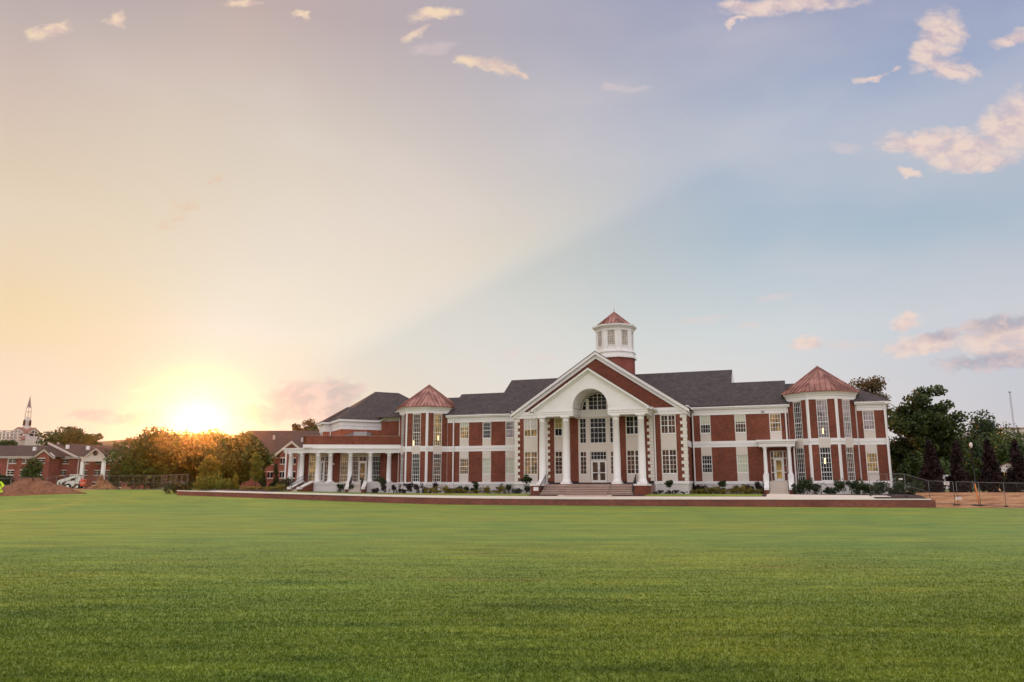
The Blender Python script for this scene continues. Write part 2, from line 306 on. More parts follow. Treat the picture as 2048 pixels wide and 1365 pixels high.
# ------------------------------------------------------------------ mesh builder
class MB:
    def __init__(s): s.v = []; s.f = []; s.sm = []; s.chunks = []
    def add(s, vs, fs, smooth=False):
        s.chunks.append((vs, fs, smooth)); o = len(s.v); s.v += [tuple(v) for v in vs]; s.f += [tuple(o+i for i in f) for f in fs]; s.sm += [smooth]*len(fs); return s
    def hexa(s, p):                      # 8 points: bottom 4 ccw, top 4 ccw
        return s.add(p, [(3,2,1,0),(4,5,6,7),(0,1,5,4),(1,2,6,5),(2,3,7,6),(3,0,4,7)])
    def box(s, x0, x1, y0, y1, z0, z1):
        return s.hexa([(x0,y0,z0),(x1,y0,z0),(x1,y1,z0),(x0,y1,z0),(x0,y0,z1),(x1,y0,z1),(x1,y1,z1),(x0,y1,z1)])
    def fbox(s, fr, a0, a1, d0, d1, z0, z1):   # box in a facade frame: along, outward, up
        P = lambda a, d, z: fr.p(a, d, z)
        return s.hexa([P(a0,d1,z0),P(a1,d1,z0),P(a1,d0,z0),P(a0,d0,z0),P(a0,d1,z1),P(a1,d1,z1),P(a1,d0,z1),P(a0,d0,z1)])
    def prism(s, fr, poly, d0, d1):      # poly (a,z) ccw seen from outside, extruded d0..d1 (d1 outer)
        n = len(poly); vs = [fr.p(a, d1, z) for a, z in poly]+[fr.p(a, d0, z) for a, z in poly]
        return s.add(vs, [tuple(range(n)), tuple(range(2*n-1, n-1, -1))]+[(i, i+n, (i+1) % n+n, (i+1) % n) for i in range(n)])
    def slab(s, pts, t):                 # polygon with thickness t downwards
        n = len(pts); vs = [tuple(p) for p in pts]+[(p[0], p[1], p[2]-t) for p in pts]
        return s.add(vs, [tuple(range(n)), tuple(range(2*n-1, n-1, -1))]+[(i, i+n, (i+1) % n+n, (i+1) % n) for i in range(n)])
    def lathe(s, c, prof, n=16, smooth=True):
        vs = []; fs = []
        for r, z in prof:
            for k in range(n):
                a = 2*math.pi*k/n; vs.append((c[0]+r*math.cos(a), c[1]+r*math.sin(a), z))
        for i in range(len(prof)-1):
            for k in range(n): fs.append((i*n+k, i*n+(k+1) % n, (i+1)*n+(k+1) % n, (i+1)*n+k))
        fs.append(tuple(range(n-1, -1, -1))); fs.append(tuple((len(prof)-1)*n+k for k in range(n)))
        return s.add(vs, fs, smooth)
    def tube(s, pts, r, n=6, r2=None):
        pts = [Vector(p) for p in pts]; m = len(pts); vs = []; fs = []
        for i, p in enumerate(pts):
            d = (pts[min(i+1, m-1)]-pts[max(i-1, 0)]).normalized()
            a = d.cross(Vector((0, 0, 1)));
            if a.length < .05: a = d.cross(Vector((1, 0, 0)))
            a.normalize(); b = d.cross(a); rr = r if r2 is None else r+(r2-r)*i/(m-1)
            for k in range(n):
                t = 2*math.pi*k/n; vs.append(p+(a*math.cos(t)+b*math.sin(t))*rr)
        for i in range(m-1):
            for k in range(n): fs.append((i*n+k, (i+1)*n+k, (i+1)*n+(k+1) % n, i*n+(k+1) % n))
        fs.append(tuple(range(n))); fs.append(tuple((m-1)*n+k for k in range(n-1, -1, -1)))
        return s.add(vs, fs, True)
    def build(s, name, m, parent=None):
        me = bpy.data.meshes.new(name); me.from_pydata(s.v, [], s.f); me.materials.append(m)
        me.polygons.foreach_set('use_smooth', s.sm)
        uv = me.uv_layers.new(name='UVMap'); 
        for p in me.polygons:
            nx, ny, nz = p.normal; h = math.hypot(nx, ny)
            if h < .05: ax, ay = (1, 0), (0, 1); up = None
            for li in p.loop_indices:
                v = me.vertices[me.loops[li].vertex_index].co
                if h < .05: uv.data[li].uv = (v.x, v.y)
                else: uv.data[li].uv = ((-ny*v.x+nx*v.y)/h, v.z/max(h, .25))
        o = bpy.data.objects.new(name, me); COL.objects.link(o)
        if parent: o.parent = parent
        return o
def build_split(mb, name, m, parent, eps=.03):   # pieces that do not touch become parts of their own
    ch = mb.chunks; lo = np.array([np.min(np.array([tuple(v) for v in c[0]]), 0) for c in ch])-eps; hi = np.array([np.max(np.array([tuple(v) for v in c[0]]), 0) for c in ch])+eps
    par = list(range(len(ch)))
    def find(i):
        while par[i] != i: par[i] = par[par[i]]; i = par[i]
        return i
    for i in range(len(ch)):
        hit = np.all((lo[i] <= hi[i+1:]) & (hi[i] >= lo[i+1:]), 1)
        for j in np.nonzero(hit)[0]: a, b = find(i), find(i+1+int(j)); par[a] = b
    groups = {}
    for i in range(len(ch)): groups.setdefault(find(i), []).append(i)
    for g in groups.values():
        b = MB()
        for i in g: b.add(*ch[i])
        b.build(name, m, parent)
class Frame:                              # facade frame: origin, direction angle; outward normal = (sin,-cos)
    def __init__(s, ox, oy, ang=0): s.o = (ox, oy); s.c, s.s_ = math.cos(R(ang)), math.sin(R(ang)); s.ang = ang
    def p(s, a, d, z): return (s.o[0]+a*s.c+d*s.s_, s.o[1]+a*s.s_-d*s.c, z)
def empty(name, loc=(0,0,0), rz=0):
    o = bpy.data.objects.new(name, None); o.location = loc; o.rotation_euler = (0, 0, rz); COL.objects.link(o); return o
def tag(o, label=None, cat=None, group=None, kind=None):
    if label: o['label'] = label
    if cat: o['category'] = cat
    if group: o['group'] = group
    if kind: o['kind'] = kind
    return o

# building local frame: x = along facade (u), y = -w (back), origin at the main door
OB = at(1197, 966, 83.0); ROT = math.atan2(-.3291, .9443)
UX, UY = math.cos(ROT), math.sin(ROT)
def L2W(u, w, z=0): y = -w; return Vector((OB.x+u*UX-y*UY, OB.y+u*UY+y*UX, z))
def W2L(x, y): dx_, dy_ = x-OB.x, y-OB.y; return (dx_*UX+dy_*UY, -(-dx_*UY+dy_*UX))      # -> u, w
def on(px, py, w, fr=None):               # sight line cut by plane w -> (u, z)
    r = ray(px, py); n = Vector((UY, -UX)); q = Vector((OB.x, OB.y))+n*w
    t = (q.dot(n))/(r[0]*n.x+r[1]*n.y); return W2L(r[0]*t, r[1]*t)[0], EYE+r[2]*t

# ------------------------------------------------------------------ terrain
CAPS = [(354,981,991), (500,985,996), (640,988.5,1001.5), (760,991.8,1006), (880,994.5,1009.5), (1030,996.4,1011), (1180,997.2,1011.8), (1480,997.6,1014), (1862,998,1016)]
WW = 10.0
WP = [(on(p, c, WW)[0], on(p, c, WW)[1], on(p, b, WW)[1]) for p, c, b in CAPS]
UL, UR = WP[0][0], WP[-1][0]
def interp(x, xs, ys): return float(np.interp(x, xs, ys))
cap_z = lambda u: interp(u, [a[0] for a in WP], [a[1] for a in WP])
base_z = lambda u: interp(u, [a[0] for a in WP], [a[2] for a in WP])
def smooth(t): t = min(1, max(0, t)); return t*t*(3-2*t)
def gz(x, y):
    u, w = W2L(x, y)
    b = base_z(u)
    if w >= WW-.3+1e-4:
        h = b*math.exp(-((w-WW)/13.0)**2)
        if u < UL: h += smooth((UL-u)/12)*.15*math.exp(-((w-WW)/13.0)**2)
    elif UL <= u <= UR:
        c = cap_z(u); g = max(1.1, c+.08)
        h = c-.05+(g-c+.05)*smooth((WW-w)/6.5)
    elif u < UL: h = b+(1.5-b)*smooth((WW-w)/9)
    else: h = b+(1.3-b)*smooth((WW-.8-w)/9)*(1.0)
    far = smooth((y-115)/60)
    return h*(1-far)+(1.0-.6*smooth((-x-30)/40))*far
def sheet(name, m, us, ws, off=0, skip=None, zf=None, kind='structure'):
    vs = []; idx = {}; fs = []
    for i, u in enumerate(us):
        for j, w in enumerate(ws):
            p = L2W(u, w); vs.append((p.x, p.y, (zf or gz)(p.x, p.y)+off))
    n = len(ws)
    for i in range(len(us)-1):
        for j in range(n-1): fs.append((i*n+j, i*n+j+1, (i+1)*n+j+1, (i+1)*n+j))
    b = MB(); b.add(vs, fs, True); o = b.build(name, m); tag(o, kind=kind); return o
def grass_mat(name, near=False, k=1.0):
    m, t, b = mat(name)
    g = t.nodes.new('ShaderNodeNewGeometry')
    def nz(sc, ms, det=5, ro=.6):
        mp_ = t.nodes.new('ShaderNodeMapping'); mp_.inputs['Scale'].default_value = ms; mp_.inputs['Rotation'].default_value = (0, 0, .06)
        t.links.new(g.outputs['Position'], mp_.inputs[0])
        n = t.nodes.new('ShaderNodeTexNoise'); n.inputs['Scale'].default_value = sc; n.inputs['Detail'].default_value = det; n.inputs['Roughness'].default_value = ro
        t.links.new(mp_.outputs[0], n.inputs['Vector']); return n.outputs[0]
    big = nz(.05, (1, 1.6, 1), 4); mid = nz(.5, (.6, 1.5, 1), 6, .7); fine = nz(9, (1, 1, 1), 6, .75); str_ = nz(.22, (.12, 2.2, 1), 4, .6)
    c = ramp(t, fine, [(p_, tuple(v*k for v in c_)) for p_, c_ in ((.28, (.056,.086,.011)), (.5, (.122,.158,.024)), (.72, (.205,.232,.040)))])
    c = tmix(t, 1.0, c, ramp(t, mid, [(.3, (.66,.74,.66)), (.7, (1.30,1.24,1.1))]), 'MULTIPLY')
    c = tmix(t, 1.0, c, ramp(t, str_, [(.3, (.86,.90,.88)), (.7, (1.14,1.10,1.0))]), 'MULTIPLY')
    c = tmix(t, 1.0, c, ramp(t, big, [(.38, (.76,.90,.94)), (.62, (1.24,1.06,.82))]), 'MULTIPLY')
    dry = nz(.35, (.35, 1.3, 1), 6, .75)
    dm = t.nodes.new('ShaderNodeMapRange'); t.links.new(dry, dm.inputs[0]); dm.inputs[1].default_value = .59; dm.inputs[2].default_value = .72; dm.inputs[4].default_value = .8
    c = tmix(t, dm.outputs[0], c, (.20,.13,.045))
    tuft = nz(1.5, (.22, 1.7, 1), 7, .8)
    c = tmix(t, 1.0, c, ramp(t, tuft, [(.36, (.52,.60,.60)), (.5, (1.0,1.0,1.0)), (.66, (1.22,1.18,1.1))]), 'MULTIPLY')
    t.links.new(c, b.inputs['Base Color']); b.inputs['Roughness'].default_value = .6; b.inputs['Specular IOR Level'].default_value = .02 if near else .18
    if not near:
        h = tmix(t, .45, fine, nz(2.2, (.35, 1.9, 1), 6, .75))
        bump(t, b, h, 1.0, .10)
    else:
        tr = t.nodes.new('ShaderNodeBsdfTranslucent'); t.links.new(c, tr.inputs[0])
        mx = t.nodes.new('ShaderNodeMixShader'); mx.inputs[0].default_value = .06
        t.links.new(b.outputs[0], mx.inputs[1]); t.links.new(tr.outputs[0], mx.inputs[2]); t.links.new(mx.outputs[0], t.nodes['Material Output'].inputs['Surface'])
    return m
M_GRASS = grass_mat('turf', False, 1.62); M_BLADE = grass_mat('turf_blade', True, 1.08)
def soil_mat():
    m, t, b = mat('soil')
    n = tx(t, 'ShaderNodeTexNoise', .8, detail=8, rough=.7, mscale=(.5, 1.4, 1)); n2 = tx(t, 'ShaderNodeTexNoise', 7, detail=6, rough=.7)
    c = ramp(t, n.outputs[0], [(.32, (.13,.045,.02)), (.5, (.38,.17,.07)), (.66, (.52,.28,.13))])
    c = tmix(t, 1.0, c, ramp(t, n2.outputs[0], [(.3, (.6,.6,.6)), (.7, (1.3,1.3,1.3))]), 'MULTIPLY')
    t.links.new(c, b.inputs['Base Color']); b.inputs['Roughness'].default_value = .95; bump(t, b, n2.outputs[0], .8, .1)
    return m
M_SOIL = soil_mat()
lsp = lambda a, b, n: [a+(b-a)*i/(n-1) for i in range(n)]
sheet('lawn', M_GRASS, lsp(-140, 140, 141), lsp(WW-.25, 45, 44)+lsp(48, 170, 22))
sheet('terrace', M_MULCH, lsp(UL+.01, UR-.01, 90), lsp(-24, WW-.32, 60))
sheet('ground_left', M_GRASS, lsp(-140, UL-.01, 60), lsp(-24, WW-.25, 40))
sheet('dirt', M_SOIL, lsp(UR+.01, 140, 60), lsp(-24, WW-.25, 40))
# far ground reaching the hills
def farz(x, y): return gz(x, y) if y < 200 else gz(x, 200)
b = MB()
xs = [-1650,-900,-400]+lsp(-200, 200, 41)+[400, 900, 1650]
def fy(x, t): # from the back edge of the near sheets to the horizon
    y0 = OB.y+(x-OB.x)*(UY/UX)+24/UX
    y0 = min(max(y0, -600), 1200) if abs(x) > 160 else y0
    return y0+(1650-y0)*t
ts = [0, .004, .01, .02, .03, .05, .08, .12, .2, .4, .7, 1.0]
vs = []; n = len(ts)
for x in xs:
    for t in ts: y = fy(x, t); vs.append((x, y, (gz(x, y) if abs(x) < 150 else .4)-(.02 if t > 0 else 0)))
b.add(vs, [(i*n+j, (i+1)*n+j, (i+1)*n+j+1, i*n+j+1) for i in range(len(xs)-1) for j in range(n-1)], True)
o = b.build('ground', M_GRASS); tag(o, kind='structure')
b = MB(); b.slab([(-1650,-1650,-.35),(1650,-1650,-.35),(1650,1650,-.35),(-1650,1650,-.35)], .2); tag(b.build('subsoil', M_SOIL), kind='structure')
# hills
M_HILL = leafmat('hill_woods', (.03,.04,.025), (.07,.075,.04), .0, .02)
rng = np.random.default_rng(3)
def hills():
    b = MB(); vs = []; n = 160; rows = 7
    for i in range(n+1):
        x = -1600+3200*i/n
        hh = 39.5+3.0*math.sin(x/95+2.2)+2.5*math.sin(x/41)+1.2*math.sin(x/17)+rng.normal(0, .35)
        hh *= 1-.55*smooth((x+215)/70)
        for j in range(rows):
            t = j/(rows-1); vs.append((x, 470+200*t, .3+hh*math.sin(t*math.pi)**.7+rng.normal(0, .6)*(0 < j < rows-1)))
    b.add(vs, [(i*rows+j, (i+1)*rows+j, (i+1)*rows+j+1, i*rows+j+1) for i in range(n) for j in range(rows-1)], True)
    tag(b.build('hills', M_HILL), kind='structure')
hills()
# near turf blades
def blades():
    rg = np.random.default_rng(11); N = 520000
    Y = 5.2*np.exp(rg.random(N)*math.log(30/5.2))
    X = (rg.random(N)*2-1)*(Y*.70+1.0)
    keep = rg.random(N) < np.clip((30-Y)/22, 0, 1); X, Y = X[keep], Y[keep]; N = len(X)
    h = (.014+.016*rg.random(N))*(1+Y/60)*np.clip((31-Y)/21, .05, 1); wd = (.014+.016*rg.random(N))*(.11+.08*rg.random(N))*(1+Y/14)
    th = rg.random(N)*math.pi*2; ln = rg.normal(0, .8, (N, 2))*h[:, None]
    V = np.zeros((N, 3, 3)); dxy = np.stack([np.cos(th), np.sin(th)], 1)*wd[:, None]
    V[:, 0, 0] = X-dxy[:, 0]; V[:, 0, 1] = Y-dxy[:, 1]; V[:, 1, 0] = X+dxy[:, 0]; V[:, 1, 1] = Y+dxy[:, 1]
    V[:, 2, 0] = X+ln[:, 0]; V[:, 2, 1] = Y+ln[:, 1]; V[:, :2, 2] = -.005; V[:, 2, 2] = h
    V[:, :, 2] += 0.0
    me = bpy.data.meshes.new('grass'); me.vertices.add(N*3); me.vertices.foreach_set('co', V.reshape(-1))
    me.loops.add(N*3); me.loops.foreach_set('vertex_index', np.arange(N*3, dtype=np.int32))
    me.polygons.add(N); me.polygons.foreach_set('loop_start', np.arange(0, N*3, 3, dtype=np.int32)); me.update(calc_edges=True)
    me.materials.append(M_BLADE); o = bpy.data.objects.new('grass', me); COL.objects.link(o)
    tag(o, 'short mown green turf blades in the foreground of the playing field', 'grass', kind='stuff')
blades()

# ------------------------------------------------------------------ retaining wall
wr = empty('retaining_wall', L2W(0, WW, 0), ROT); tag(wr, 'long low red brick retaining wall with pale coping along the lawn', 'wall')
b = MB(); c = MB(); N = 60
for i in range(N):
    u0, u1 = UL+(UR-UL)*i/N, UL+(UR-UL)*(i+1)/N
    z0, z1 = cap_z(u0)-.09, cap_z(u1)-.09; q0, q1 = base_z(u0)-.3, base_z(u1)-.3
    b.hexa([(u0,0,q0),(u1,0,q1),(u1,.34,q1),(u0,.34,q0),(u0,0,z0),(u1,0,z1),(u1,.34,z1),(u0,.34,z0)])
    c.hexa([(u0,-.05,z0),(u1,-.05,z1),(u1,.39,z1),(u0,.39,z0),(u0,-.05,z0+.09),(u1,-.05,z1+.09),(u1,.39,z1+.09),(u0,.39,z0+.09)])
u0 = UR; b.hexa([(u0,0,base_z(u0)-.3),(u0+.3,0,base_z(u0)-.3),(u0+.3,3.0,base_z(u0)-.3),(u0,3.0,base_z(u0)-.3),(u0,0,cap_z(u0)-.09),(u0+.3,0,cap_z(u0)-.09),(u0+.3,3.0,cap_z(u0)-.09),(u0,3.0,cap_z(u0)-.09)])
b.build('brick_body', M_WALLBRICK, wr); c.build('coping', M_CAP, wr)
# paths, lawn strips (sheets over the mulch terrace)
def strip(name, m, pts, off, kind='structure', sub=24):     # pts: [(u, w0, w1)]
    us = []; 
    for i in range(len(pts)-1): us += lsp(pts[i][0], pts[i+1][0], sub)[:-1]
    us.append(pts[-1][0]); b = MB(); vs = []; K = 9
    for u in us:
        a = interp(u, [p[0] for p in pts], [p[1] for p in pts]); z = interp(u, [p[0] for p in pts], [p[2] for p in pts])
        for k in range(K):
            w = a+(z-a)*k/(K-1); p = L2W(u, w); vs.append((p.x, p.y, gz(p.x, p.y)+off))
    b.add(vs, [(i*K+j, i*K+j+1, (i+1)*K+j+1, (i+1)*K+j) for i in range(len(us)-1) for j in range(K-1)], True)
    return tag(b.build(name, m), kind=kind)
M_WALK = plain('walkway', (.62,.52,.43), .85, var=.08, scale=.9)
strip('lawn_strip', M_GRASS, [(-36.0, 3.4, 6.6), (-30, 2.2, 6.6), (-5.9, 2.2, 6.6)], .012)
strip('lawn_strip', M_GRASS, [(5.9, 2.2, 6.6), (16.6, .2, 6.6)], .012)
strip('path', M_WALK, [(UL+3, 6.9, 9.4), (UR-4, 6.9, 9.0)], .02)
strip('path', M_WALK, [(-2.7, 5.7, 7.0), (2.7, 5.7, 7.0)], .024)
strip('path', M_WALK, [(17.0, -.6, 7.0), (19.0, -.6, 7.0)], .024)
strip('path', M_WALK, [(19.0, 4.2, 7.0), (27.2, 5.6, 7.0)], .022)
strip('path_border', plain('paver_red', (.34,.13,.08), .85), [(-9, 6.75, 6.9), (9, 6.75, 6.9)], .03)

# ------------------------------------------------------------------ main building
BLD = empty('college_building', (OB.x, OB.y, 0), ROT)
tag(BLD, 'long two storey red brick college building with white columned portico, cupola and copper tower roofs', 'building')
F0 = Frame(0, 0); FW = Frame(0, 4.2)
def sub(mb, name, m, par): return mb.build(name, m, par)
def window(fr, a0, a1, z0, z1, cols, rows, kind='dark', rails=(), mull=False, d=-.10, blind=None, lamp=None, fw=.06, arch=None, bm=None):
    b = MB(); e = .028
    b.fbox(fr, a0, a0+fw, d, d+.07, z0, z1); b.fbox(fr, a1-fw, a1, d, d+.07, z0, z1)
    b.fbox(fr, a0+fw, a1-fw, d, d+.068, z0, z0+fw); b.fbox(fr, a0+fw, a1-fw, d, d+.068, z1-fw, z1)
    for r in rails: b.fbox(fr, a0+fw, a1-fw, d, d+.064, r-.035, r+.035)
    if mull: mid = (a0+a1)/2; b.fbox(fr, mid-.05, mid+.05, d, d+.066, z0+fw, z1-fw)
    for k in range(1, cols):
        x = a0+(a1-a0)*k/cols
        if mull and abs(x-(a0+a1)/2) < .02: continue
        b.fbox(fr, x-e/2, x+e/2, d, d+.05, z0+fw, z1-fw)
    zz = sorted([z0]+list(rails)+[z1]); 
    if isinstance(rows, int): rows = [rows]*(len(zz)-1)
    for i in range(len(zz)-1):
        for k in range(1, rows[i]):
            z = zz[i]+(zz[i+1]-zz[i])*k/rows[i]; b.fbox(fr, a0+fw, a1-fw, d, d+.046, z-e/2, z+e/2)
    o = b.build('window', M_FRAME, BLD)
    MB().fbox(fr, a0+.02, a1-.02, d-.02, d+.012, z0+.02, z1-.02).build('pane', G[kind], o)
    if blind: MB().fbox(fr, a0+.05, a1-.05, d+.014, d+.026, z0+(z1-z0)*(1-blind)+.02, z1-.04).build('blind', bm or M_BLIND, o)
    if lamp:
        x, z = lamp; MB().fbox(fr, x-.07, x+.07, d+.014, d+.03, z-.28, z+.28).build('interior_lamp', M_LAMP, o)
    return o
brick = MB(); stuc = MB(); trim = MB(); found = MB(); back = MB()
# --- wing facades: strips of windows between brick piers
def wing(fr, a0, a1, strips, lowok=lambda i: True):
    back.fbox(fr, a0, a1, -.5, -.13, 1.0, 10.0)
    edges = [a0]+[e for s in strips for e in s]+[a1]
    for i in range(0, len(edges), 2):
        if edges[i+1]-edges[i] > .05:
            brick.fbox(fr, edges[i], edges[i+1], -.13, 0, 2.40, 5.98); brick.fbox(fr, edges[i], edges[i+1], -.13, 0, 6.62, 9.42)
    trim.fbox(fr, a0, a1, -.13, .03, 5.98, 6.28); trim.fbox(fr, a0, a1, -.13, .06, 6.285, 6.62)
    trim.fbox(fr, a0, a1, -.13, .05, 9.42, 9.72); trim.fbox(fr, a0, a1, -.13, .09, 9.722, 10.02)
    found.fbox(fr, a0, a1, -.13, .03, .6, 2.12); trim.fbox(fr, a0, a1, -.13, .09, 2.122, 2.40)
    for i, (s0, s1) in enumerate(strips):
        if lowok(i):
            stuc.fbox(fr, s0, s1, -.13, .015, 2.4, 3.30); stuc.fbox(fr, s0, s1, -.13, .015, 5.14, 5.98)
            stuc.fbox(fr, s0, s0+.03, -.13, .012, 3.3, 5.14); stuc.fbox(fr, s1-.03, s1, -.13, .012, 3.3, 5.14)
            trim.fbox(fr, s0+.0, s1-.0, -.1, .035, 3.24, 3.30)
        stuc.fbox(fr, s0, s1, -.13, .015, 6.62, 7.50); stuc.fbox(fr, s0, s1, -.13, .015, 9.36, 9.42)
        stuc.fbox(fr, s0, s0+.03, -.13, .012, 7.5, 9.36); stuc.fbox(fr, s1-.03, s1, -.13, .012, 7.5, 9.36)
        trim.fbox(fr, s0, s1, -.1, .035, 7.44, 7.5)
LS = [(-17.80,-16.62), (-14.87,-13.78), (-11.98,-10.86)]; RS = [(10.36,11.47), (13.98,15.14), (17.5,18.66)]
wing(FW, -19.4, -9.5, LS); wing(FW, 9.5, 19.4, RS, lambda i: i < 2); wing(FW, 26.0, 28.68, [(26.50,27.58)])
brick.fbox(FW, 17.5, 18.66, -.13, 0, 5.4, 5.98)
for i, (s0, s1) in enumerate(LS+RS+[(26.50,27.58)]):
    up = [('gold',.3),('dark',0),('lilac',.0),('dark',.5),('dim',.42),('warm',0),('lilac',0)][i]
    lo = [('warm',0),('gold',.99),('gold',.99),('dark',0),('gold',.99),None,('gold',0)][i]
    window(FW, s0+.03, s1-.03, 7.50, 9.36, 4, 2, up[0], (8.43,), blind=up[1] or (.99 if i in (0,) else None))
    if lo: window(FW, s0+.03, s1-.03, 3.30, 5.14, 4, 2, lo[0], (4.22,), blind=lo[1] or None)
# --- central block facade
back.fbox(F0, -9.35, 9.35, -.5, -.13, 1.0, 10.0)
def bb(a0, a1, z0, z1): brick.fbox(F0, a0, a1, -.13, 0, z0, z1)
for sg in (-1, 1):
    def ms(a, b_): return (a, b_) if sg > 0 else (-b_, -a)
    for a, b_ in ((8.32, 9.35), (4.82, 6.72), (2.12, 3.05)): x0, x1 = ms(a, b_); bb(x0, x1, 2.40, 9.25)
    for (a, b_) in ((6.72, 8.32), (3.05, 4.82)):
        x0, x1 = ms(a, b_)
        for z0, z1 in ((2.28, 3.16), (5.62, 7.28), (9.20, 9.26)): stuc.fbox(F0, x0, x1, -.13, .015, z0, z1)
        for z0, z1 in ((3.16, 5.62), (7.28, 9.2)):
            stuc.fbox(F0, x0, x0+.05, -.13, .012, z0, z1); stuc.fbox(F0, x1-.05, x1, -.13, .012, z0, z1)
        trim.fbox(F0, x0, x1, -.1, .035, 3.10, 3.16); trim.fbox(F0, x0, x1, -.1, .035, 7.22, 7.28)
    found.fbox(F0, *ms(5.9, 9.35), -.13, .03, .6, 2.12); trim.fbox(F0, *ms(5.9, 9.37), -.13, .10, 2.122, 2.40)
trim.fbox(F0, -9.37, 9.37, -.13, .06, 9.26, 9.60); trim.fbox(F0, -9.40, 9.40, -.13, .10, 9.602, 9.98)
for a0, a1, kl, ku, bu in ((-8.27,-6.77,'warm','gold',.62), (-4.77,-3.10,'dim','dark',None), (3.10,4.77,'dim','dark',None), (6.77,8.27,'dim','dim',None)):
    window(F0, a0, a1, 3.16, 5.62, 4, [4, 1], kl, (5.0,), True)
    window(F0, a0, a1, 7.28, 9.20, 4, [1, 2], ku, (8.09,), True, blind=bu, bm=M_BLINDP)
MB().fbox(F0, -4.72, -3.15, -.085, -.073, 8.12, 9.14).build('blind', plain('blind_gold', (.42,.33,.10), .7), BLD)
# centre bay
C0 = .08
for x0, x1 in ((-2.12, -1.96+.0), (-1.24, -.84), (.97, 1.33), (2.0, 2.12)): stuc.fbox(F0, x0, x1, -.13, .02, 2.28, 9.3)
for x0, x1 in ((-1.96, -1.24), (1.33, 2.0)):
    stuc.fbox(F0, x0, x1, -.13, .0, 2.28, 3.14); stuc.fbox(F0, x0, x1, -.13, .0, 5.56, 6.42); stuc.fbox(F0, x0, x1, -.13, .0, 9.12, 9.30)
    window(F0, x0+.0, x1, 3.14, 5.56, 2, [4, 1], 'dim', (5.0,)); window(F0, x0, x1, 6.42, 9.12, 2, [3, 2], 'dark', (8.08,))
stuc.fbox(F0, -.84, .97, -.13, .0, 5.56, 6.42); stuc.fbox(F0, -.84, .97, -.13, .0, 9.12, 9.30)
window(F0, -.82, .95, 6.42, 9.12, 4, [3, 2], 'dark', (8.08,)); window(F0, -.80, .93, 4.66, 5.54, 5, 2, 'dark')
# arched window over the centre (in the gable wall)
def arch_window():
    r0 = 1.78; zc = 10.02; b = MB(); n = 24
    pts = [(C0+r0*math.cos(math.pi*k/n), zc+r0*math.sin(math.pi*k/n)) for k in range(n+1)]
    inn = [(C0+(r0-.09)*math.cos(math.pi*k/n), zc+(r0-.09)*math.sin(math.pi*k/n)) for k in range(n+1)]
    for k in range(n): b.prism(F0, [pts[k], pts[k+1], inn[k+1], inn[k]], .012, .05)
    top = lambda a: zc+math.sqrt(max(0, (r0-.03)**2-(a-C0)**2))
    for a, w in ((-1.04, .34), (1.2, .34), (C0, .08)): b.fbox(F0, a-w/2, a+w/2, .012, .06, zc, top(a+math.copysign(w/2, a))-.01)
    for a in (-.38, .52): b.fbox(F0, a-.018, a+.018, .012, .04, zc, top(a))
    for z in (.45, .9, 1.32): w = math.sqrt(r0**2-z*z); b.fbox(F0, C0-w, C0+w, .012, .038, zc+z-.018, zc+z+.018)
    b.fbox(F0, -1.8, 1.96, .0, .07, zc-.08, zc)
    o = b.build('window', M_FRAME, BLD); MB().prism(F0, pts, -.02, .011).build('pane', G['dark'], o)
arch_window()
# doors
def door(fr, a0, a1, z0, z1, leaves, d=-.11, kind='dim'):
    b = MB(); f = .07
    b.fbox(fr, a0, a0+f, d, d+.1, z0, z1); b.fbox(fr, a1-f, a1, d, d+.1, z0, z1); b.fbox(fr, a0+f, a1-f, d, d+.1, z1-f, z1)
    o = b.build('door_frame', M_FRAME, BLD); w = (a1-a0-2*f)/leaves
    for k in range(leaves):
        x0 = a0+f+k*w+.01; x1 = x0+w-.02; b = MB(); s = .11
        b.fbox(fr, x0, x0+s, d, d+.07, z0+.02, z1-f-.02); b.fbox(fr, x1-s, x1, d, d+.07, z0+.02, z1-f-.02)
        b.fbox(fr, x0+s, x1-s, d, d+.07, z0+.02, z0+.26); b.fbox(fr, x0+s, x1-s, d, d+.07, z1-f-.14, z1-f-.02); b.fbox(fr, x0+s, x1-s, d, d+.068, z0+1.0, z0+1.08)
        q = b.build('door', M_FRAME, BLD)
        MB().fbox(fr, x0+s-.01, x1-s+.01, d+.005, d+.025, z0+.25, z1-f-.13).build('pane', G[kind], q)
        hx = x1-s/2 if k == 0 and leaves == 2 else x0+s/2
        MB().tube([fr.p(hx, d+.07, z0+.9), fr.p(hx, d+.12, z0+.95), fr.p(hx, d+.12, z0+1.25), fr.p(hx, d+.07, z0+1.3)], .015).build('handle', M_METAL, q)
door(F0, -.80, .93, 2.26, 4.62, 2)
# quoins
q = MB(); hq = .34
for k in range(int((9.25-2.42)/hq)):
    z0 = 2.42+k*hq+.008; z1 = z0+hq-.016; w = .62 if k % 2 else .38
    for sg in (-1, 1):
        a = sorted((sg*9.39, sg*(9.39-w))); q.fbox(F0, a[0], a[1], -.1, .04, z0, z1)
        a = sorted((sg*5.98, sg*(5.98-w-.05))); q.fbox(F0, a[0], a[1], -.1, .04, z0, z1)
        fs_ = Frame(sg*9.35, 0, 90*sg); dd = (0, .75) if k % 2 else (0, .45)
        a = (0, dd[1]) if sg > 0 else (-dd[1], 0); q.fbox(fs_, a[0], a[1], -.05, .038, z0, z1)
build_split(q, 'quoins', M_QUOIN, BLD)
